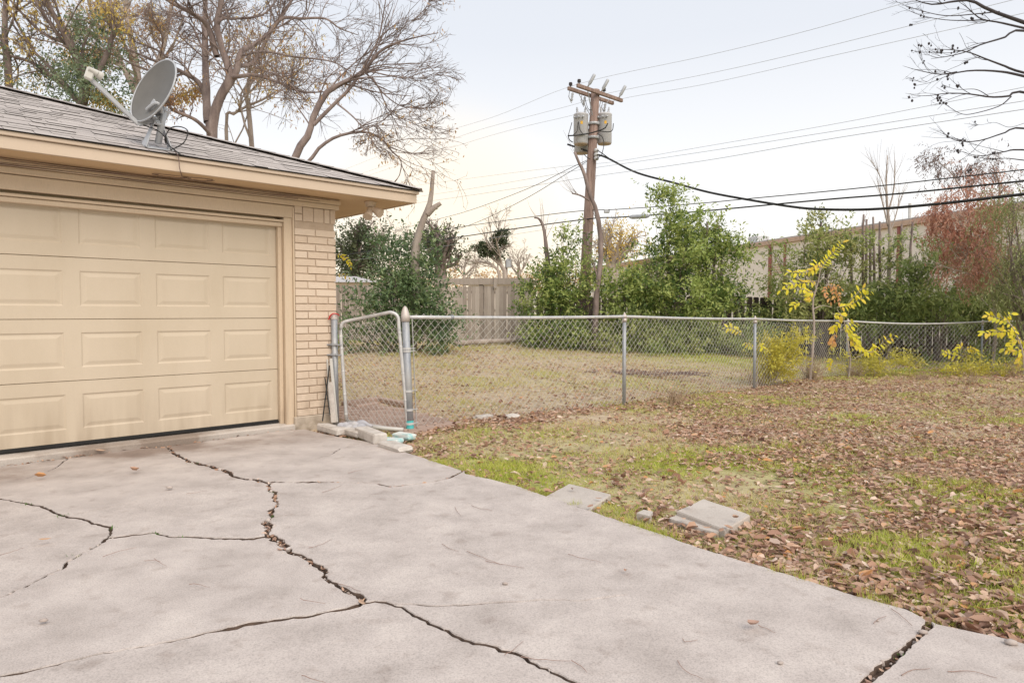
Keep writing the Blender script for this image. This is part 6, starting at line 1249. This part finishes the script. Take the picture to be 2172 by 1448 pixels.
for pts, r_w in [([(1213, 260), (1209, 275), (1205, 288)], .014), ([(1205, 288), (1225, 287), (1250, 283), (1268, 278), (1283, 272), (1289, 262)], .024), ([(1226, 260), (1224, 278), (1216, 286)], .014), ([(1227, 258), (1230, 275), (1238, 286)], .014), ([(1270, 278), (1290, 280), (1299, 276), (1301, 262)], .016), ([(1266, 284), (1277, 290), (1281, 305), (1278, 322), (1275, 332)], .014), ([(1238, 326), (1244, 333), (1252, 338)], .014), ([(1205, 288), (1208, 297), (1215, 302)], .018), ([(1266, 318), (1278, 326), (1292, 336)], .016), ([(1266, 328), (1278, 330), (1292, 337)], .016), ([(1265, 338), (1275, 331), (1292, 337)], .016), ([(1240, 205), (1247, 230), (1256, 234)], .01)]:
    tube(mb, spline([qp(x_, y_, -.42) for x_, y_ in pts], 12), r_w, 6)
obj("jumper_cables", mb, m_black, up_, True)
mb = MB()
for py in (319, 328, 336): lathe(mb, [(.03, -.08), (.07, -.06), (.07, -.01), (.04, 0), (.07, .01), (.07, .06), (.03, .08)], qp(1265, py, -.25), U, 10)
obj("spool_insulator", mb, m_galv, up_, True)
mb = MB(); cbox(mb, qp(1248, 507, -.2), (.12, .1, .5), None, .02); obj("conduit_cover", mb, m_bark, up_)

# ------------------------------------------------------------------ overhead lines (each strung from far left to overhead right)
def line(label, pts, r, mat=m_black, ext=True, group="overhead lines on the utility pole", cat="wire", name="power_line"):
    P = [at(*p) for p in pts]; P = spline(P, 60)
    if ext: e = P[-1]+(P[-1]-P[-6])*3; P = np.vstack([P, e]); s = P[0]+(P[0]-P[5])*4; P = np.vstack([s, P])
    mb = MB(); tube(mb, P, r, 5); return tag(obj(name, mb, mat), label, cat, group)
line("highest thin line, carried on the left tip of the crossarm", [(700, 372, 46), (895, 296, 34), (1050, 247, 29), (1222, 180, 24.5), (1500, 118, 20.5), (1700, 69, 18), (1915, 8, 16)], .006, m_arm)
line("thin line leaving the middle of the crossarm to the upper right", [(700, 390, 46), (880, 330, 34), (1000, 281, 30), (1221, 221, 25.3), (1286, 199, 25), (1500, 157, 21), (1700, 112, 18), (1990, 40, 15.5)], .006, m_arm)
line("thin line leaving the right tip of the crossarm to the upper right", [(700, 400, 46), (1000, 300, 30), (1228, 241, 26), (1314, 211, 26), (1500, 178, 22), (1750, 122, 18), (2020, 62, 15.5)], .006, m_arm)
line("uppermost of the three middle thin lines below the transformers", [(760, 410, 46), (1000, 378, 30), (1207, 352, 26), (1304, 343, 25), (1500, 310, 21), (1760, 265, 18), (2030, 213, 15.5)], .006, m_arm)
line("second of the three middle thin lines below the transformers", [(760, 436, 46), (1000, 400, 30), (1238, 359, 25.4), (1262, 356, 25), (1500, 321, 21), (1760, 280, 18), (2030, 237, 15.5)], .007, m_arm)
line("lowest of the three middle thin lines below the transformers", [(760, 448, 46), (1000, 414, 30), (1238, 377, 25.4), (1259, 374, 25), (1500, 340, 21), (1760, 295, 18), (2172, 232, 14.6)], .008, m_arm)
line("service wire dropping from the pole to the upper left", [(720, 520, 46), (910, 470, 36), (1000, 445, 31), (1120, 400, 27), (1207, 358, 25.2), (1245, 340, 25)], .011, m_black, False)
line("lower service wire dropping from the pole to the left", [(720, 543, 46), (900, 505, 36), (1000, 476, 31), (1110, 424, 27), (1200, 370, 25.2), (1246, 342, 25)], .011, m_black, False)
line("thick twisted power cable sagging from the pole to the right", [(1268, 328, 24.8), (1290, 336, 24.5), (1350, 366, 23.5), (1430, 388, 22.5), (1500, 407, 21.5), (1572, 421, 20.6), (1676, 438, 19.5), (1745, 444, 18.6), (1848, 444, 17.6), (1986, 433, 16.3), (2172, 412, 14.6)], .035, m_black, True, name="power_cable", cat="cable")
line("upper communication cable across the pole with a small box on it", [(740, 515, 46), (1000, 478, 30), (1207, 450, 25.6), (1311, 444, 24.2), (1400, 438, 23), (1500, 430, 21.3), (1572, 423, 20.2), (1814, 400, 17.4), (2172, 360, 14.6)], .014, m_black, name="telephone_line", cat="cable")
line("lower thicker communication cable across the pole with a grey sleeve", [(700, 546, 46), (1000, 499, 30), (1235, 466, 25), (1311, 461, 24.2), (1400, 455, 23), (1500, 447, 21.3), (1745, 424, 18.4), (1917, 410, 16.8), (2172, 384, 14.6)], .022, m_black, name="telephone_line", cat="cable")
line("thin pale line under the thicker communication cable", [(715, 556, 46), (840, 540, 38), (1000, 512, 30), (1236, 474, 25)], .007, m_arm, False)
mb = MB(); tube(mb, spline([at(1336, 460.5, 23.85), at(1355, 459.5, 23.6), at(1376, 458, 23.3)], 8), [.05, .075, .075, .075, .075, .075, .075, .05], 10); tag(obj("splice_case", mb, m_arm, smooth=True), "grey cylindrical splice case on the lower communication cable", "splice case")
mb = MB(); cbox(mb, at(1287, 448, 24.5), (.2, .12, .13), None, .02); tag(obj("terminal_box", mb, m_arm), "small grey box hanging on the upper communication cable right of the pole", "box")
# far small pole
fpz = at(1074, 664, 70); r0_ = arr(fpz[0], fpz[1], 0); fpo = thing("utility_pole", "tiny distant utility pole with a transformer right of the mistletoe tree", "utility pole", r0_)
mb = MB(); tube(mb, [r0_, at(1074, 552, 70)], [.16, .12], 8); obj("pole", mb, m_bark, fpo); mb = MB(); lathe(mb, [(.25, 0), (.28, .1), (.28, .8), (.2, .9)], at(1079, 568, 69.8), sides=10); obj("transformer", mb, m_arm, fpo)

# ------------------------------------------------------------------ yellow saplings and scrub along the fence
m1 = MB(); Cn = np.zeros((1, 3)); add_leaves8(m1, arr(.5, 0, 0)[None], arr(1, 0, 0)[None], Z[None], np.array([1.0]), np.array([.46]), np.array([.15]), np.array([-.25]), np.array([0.0])); ly = m1.mesh("leaflet", m_yellow, True)
lo_ = ly.copy(); lo_.materials.clear(); lo_.materials.append(m_orange)
rs = np.random.default_rng(91)
def frond(root, pts, Y, n, L, me=None, stem_mb=None, hang=.55, dY=.0):
    P = spline([at(px, py, Y+dY*i) for i, (px, py) in enumerate(pts)], n+2)
    if stem_mb is not None: tubes(stem_mb, P[None], np.linspace(.006, .002, n+2)[None], 4)
    for i in range(1, n+2):
        t = unit(P[min(i+1, n+1)]-P[i-1]); side = unit(np.cross(t, arr(.2, -1, .3)))
        for s in ((-1, 1) if i < n+1 else (0,)):
            d = unit(t*.55+side*s*.9+arr(0, 0, -hang)+rs.normal(0, .18, 3)); nn = unit(arr(rs.normal(0, .5), -.7, .7)+rs.normal(0, .2, 3)); S = unit(np.cross(nn, d)); N3 = np.cross(d, S); l = L*1.15*rs.uniform(.65, 1.2)*(1 if i > 1 else .8)
            o = put("leaflet", me or ly, root); o.matrix_basis = Matrix(((d[0]*l, S[0]*l, N3[0]*l, P[i][0]), (d[1]*l, S[1]*l, N3[1]*l, P[i][1]), (d[2]*l, S[2]*l, N3[2]*l, P[i][2]), (0, 0, 0, 1)))
YS = 13.8; gs = lambda px, Y: base_at(px, 800, Y)
s1 = thing("yellow_sapling", "tallest yellow leaved sapling with an upright frond by the fence, left of the corner post", "sapling", gs(1720, YS)); st = MB()
P, R = limb_set([([gs(1718, YS), at(1722, 760, YS), at(1727, 690, YS), at(1724, 640, YS), at(1735, 600, YS), at(1742, 560, YS)], (.032, .006)), ([at(1726, 655, YS), at(1745, 648, YS), at(1765, 652, YS)], (.012, .004)), ([at(1733, 610, YS), at(1715, 590, YS), at(1700, 580, YS)], (.008, .004)), ([at(1735, 600, YS), at(1750, 590, YS), at(1765, 615, YS)], (.008, .003))], 12); tubes(st, P, R, 6)
frond(s1, [(1742, 572), (1755, 550), (1772, 532), (1787, 514)], YS, 11, .115, None, st, .35); frond(s1, [(1740, 565), (1722, 572), (1700, 578), (1672, 577)], YS, 9, .105, None, st); frond(s1, [(1735, 595), (1715, 598), (1690, 600), (1665, 606)], YS, 8, .11, None, st); frond(s1, [(1728, 620), (1715, 618), (1700, 612), (1655, 615)], YS, 8, .10, None, st)
frond(s1, [(1725, 640), (1718, 628), (1712, 630)], YS, 4, .12, None, st); frond(s1, [(1700, 640), (1690, 642), (1680, 650)], YS, 3, .12, None, st); frond(s1, [(1740, 575), (1735, 560), (1725, 565)], YS, 4, .11, None, st)
for pts in ([(1752, 600), (1765, 612), (1770, 635)], [(1755, 602), (1750, 620), (1762, 640)], [(1760, 604), (1778, 620), (1780, 640)], [(1750, 605), (1768, 605), (1785, 612)]): frond(s1, pts, YS, 5, .085, lo_, st)
obj("stem", st, m_bark2, s1, True)
YS2 = 14.6
s2 = thing("yellow_sapling", "yellow and orange sapling wrapped round the corner post of the fence", "sapling", gs(1800, YS2)); st = MB()
P, R = limb_set([([gs(1800, YS2), at(1803, 760, YS2), at(1797, 720, YS2), at(1790, 680, YS2), at(1775, 655, YS2)], (.022, .005)), ([at(1803, 765, YS2), at(1830, 752, YS2), at(1860, 745, YS2)], (.008, .003)), ([at(1797, 725, YS2), at(1815, 710, YS2), at(1830, 700, YS2)], (.006, .003))], 12); tubes(st, P, R, 6)
for pts, n_, L in [([(1775, 652), (1795, 648), (1815, 640), (1845, 622)], 9, .115), ([(1800, 640), (1815, 625), (1830, 612), (1848, 618)], 5, .11), ([(1765, 665), (1780, 668), (1795, 672)], 4, .13), ([(1785, 680), (1772, 690), (1768, 700)], 4, .13), ([(1785, 700), (1800, 695), (1815, 684)], 5, .125), ([(1795, 705), (1810, 712), (1822, 720)], 6, .125), ([(1795, 712), (1812, 728), (1825, 735)], 6, .12), ([(1775, 705), (1768, 718), (1765, 730)], 5, .12), ([(1830, 752), (1855, 742), (1870, 728), (1898, 711)], 9, .12), ([(1825, 738), (1840, 745), (1858, 748)], 5, .12), ([(1790, 690), (1805, 705), (1808, 720)], 5, .12), ([(1770, 760), (1762, 765), (1758, 775)], 3, .1)]: frond(s2, pts, YS2, n_, L, lo_ if (pts[0][0] == 1775 and n_ == 5) else None, st)
obj("stem", st, m_bark2, s2, True)
YS3 = 14.6
s3 = thing("yellow_sapling", "yellow leaved sapling rising over the rail at the right edge", "sapling", gs(2165, YS3)); st = MB()
P, R = limb_set([([gs(2172, YS3), at(2168, 740, YS3), at(2145, 690, YS3), at(2120, 668, YS3)], (.02, .004))], 10); tubes(st, P, R, 6)
for pts, n_, L in [([(2148, 690), (2130, 680), (2110, 672), (2095, 668)], 7, .125), ([(2140, 685), (2135, 672), (2145, 665)], 4, .12), ([(2150, 700), (2130, 703), (2110, 703), (2085, 706)], 9, .13), ([(2145, 690), (2150, 700), (2148, 712)], 5, .125), ([(2160, 720), (2150, 722), (2140, 735)], 5, .12), ([(2165, 730), (2150, 745), (2130, 738)], 5, .12), ([(2168, 735), (2165, 755), (2160, 772)], 6, .12), ([(2155, 715), (2172, 725), (2185, 740)], 6, .12), ([(2140, 790), (2125, 792), (2115, 800)], 3, .1)]: frond(s3, pts, YS3, n_, L, None, st)
obj("stem", st, m_bark2, s3, True)
s4 = thing("yellow_sapling", "small yellow sprig at the fence behind the far right posts", "sapling", gs(2050, 15.2)); st = MB()
P, R = limb_set([([gs(2052, 15.2), at(2050, 760, 15.2), at(2040, 735, 15.2)], (.012, .003))], 8); tubes(st, P, R, 5)
for pts, n_ in [([(2042, 738), (2035, 733), (2025, 745)], 4), ([(2045, 742), (2060, 738), (2072, 745)], 4), ([(2045, 755), (2015, 752), (1998, 745)], 5), ([(2048, 775), (2020, 775), (2005, 780)], 4)]: frond(s4, pts, 15.2, n_, .11, None, st)
obj("stem", st, m_bark2, s4, True)
s5 = thing("yellow_sapling", "small yellow sprig hanging beside the second line post of the fence", "sapling", gs(1602, 12.6)); st = MB()
P, R = limb_set([([gs(1606, 12.6), at(1606, 760, 12.6), at(1592, 730, 12.6), at(1570, 705, 12.6)], (.01, .003))], 8); tubes(st, P, R, 5)
for pts, n_ in [([(1578, 712), (1560, 698), (1538, 694)], 5), ([(1600, 740), (1592, 732), (1580, 728)], 3), ([(1605, 735), (1615, 730), (1620, 742)], 3)]: frond(s5, pts, 12.6, n_, .09, None, st)
obj("stem", st, m_bark2, s5, True)
s6 = thing("yellow_sapling", "yellow green sprig sticking out behind the brick pier", "sapling", gs(695, 9.2)); st = MB()
P, R = limb_set([([gs(695, 9.2), at(700, 600, 9.2), at(714, 540, 9.2)], (.012, .003))], 8); tubes(st, P, R, 5)
frond(s6, [(712, 538), (726, 542), (738, 552), (744, 566)], 9.2, 7, .055, None, st); frond(s6, [(712, 585), (725, 582), (740, 588)], 9.2, 3, .05, None, st); obj("stem", st, m_bark2, s6, True)
def scrub(label, px, Y, ells, mat, n_tw, leaf, seed, stems=6, name="scrub_bush"):
    shrub(name, label, "bush", gs(px, Y), ells, mat, n_tw, 5, leaf, seed, stems=stems, bark=m_bark2, stem_r=.008, tw=.22, shell=.1, dens_noise=.9, wid=.4)
scrub("low yellow scrub growing through the fence between second and corner posts", 1650, 13.0, [ell(1640, 755, 13, 26, 28), ell(1670, 760, 13, 22, 26), ell(1615, 745, 13, 10, 16), ell(1690, 735, 13, 10, 25), ell(1645, 790, 13, 25, 14)], m_scrub, 1000, .075, 61)
scrub("sparse yellowing weeds at the foot of the corner post", 1850, 15.0, [ell(1850, 775, 15, 40, 12), ell(1900, 770, 15, 30, 14), ell(1880, 752, 15, 12, 12), ell(1770, 760, 14.5, 14, 22)], m_scrub, 520, .07, 62)
scrub("sparse yellow green weeds under the far right fence panel", 2050, 15.0, [ell(2040, 790, 15, 45, 14), ell(2005, 785, 15, 25, 12), ell(2140, 792, 14.5, 22, 10), ell(2060, 770, 15.2, 12, 14)], m_scrub, 520, .07, 63)
def dry_clump(label, px, py, h, m, seed, mat=m_dryweed):
    r = np.random.default_rng(seed); c = ong(px, py); root_pts = c+np.c_[r.normal(0, .07, (m, 2)), np.zeros(m)]; d = unit(np.c_[r.normal(0, .35, (m, 2)), np.ones(m)]); P, _ = growb(root_pts, d, h*r.uniform(.4, 1.1, m), 5, .12, (0, 0, 0), r); mb = MB(); tubes(mb, P, taper(np.full(m, .004), 6, .4), 3, r.random(m)); t = P[:, 3:].reshape(-1, 3); k = r.random(len(t)) < .5; t = t[k]; n_ = len(t)
    add_leaves4(mb, t, unit(r.normal(0, 1, (n_, 3))), unit(r.normal(0, 1, (n_, 3))), r.uniform(.02, .05, n_), r.uniform(.01, .02, n_), r.random(n_)); tag(obj("dry_weed", mb, mat), label, "weed", "dry weeds along the fence")
for k, (lab, px, py, h, m) in enumerate([("dry brown weed clump at the foot of the tall yellow sapling", 1722, 806, .55, 110), ("dry weed clump beside the base of the second line post", 1610, 818, .5, 40), ("dry weed clump beside the base of the corner post", 1815, 800, .45, 70), ("dark low dry weed clump right of the corner post on the lawn", 1960, 806, .2, 60), ("reddish dry weed clump below the small yellow sprig", 2060, 815, .35, 40), ("dry twiggy clump left of the yellow scrub", 1598, 812, .4, 30), ("dry stick clump at the first line post drift", 1430, 856, .3, 60), ("tan dry weed clump at the right end of the lawn", 2150, 800, .4, 50)]): dry_clump(lab, px, py, h, m, 200+k)
# brush heap of twigs on the back lawn
mb = MB(); r = np.random.default_rng(95); c = ong(1370, 798)
for i in range(60):
    p = c+np.r_[r.normal(0, .5), r.normal(0, .25), r.uniform(.02, .10)]; a = r.uniform(0, 6.28); P = p+np.c_[np.linspace(0, 1, 5)*math.cos(a)*.4, np.linspace(0, 1, 5)*math.sin(a)*.4, r.normal(0, .012, 5)]; tubes(mb, P[None], np.full((1, 5), .007), 4)
tag(obj("brush_heap", mb, m_twig), "low heap of twigs and leaves on the back lawn behind the first line post", "brush heap", kind="stuff")
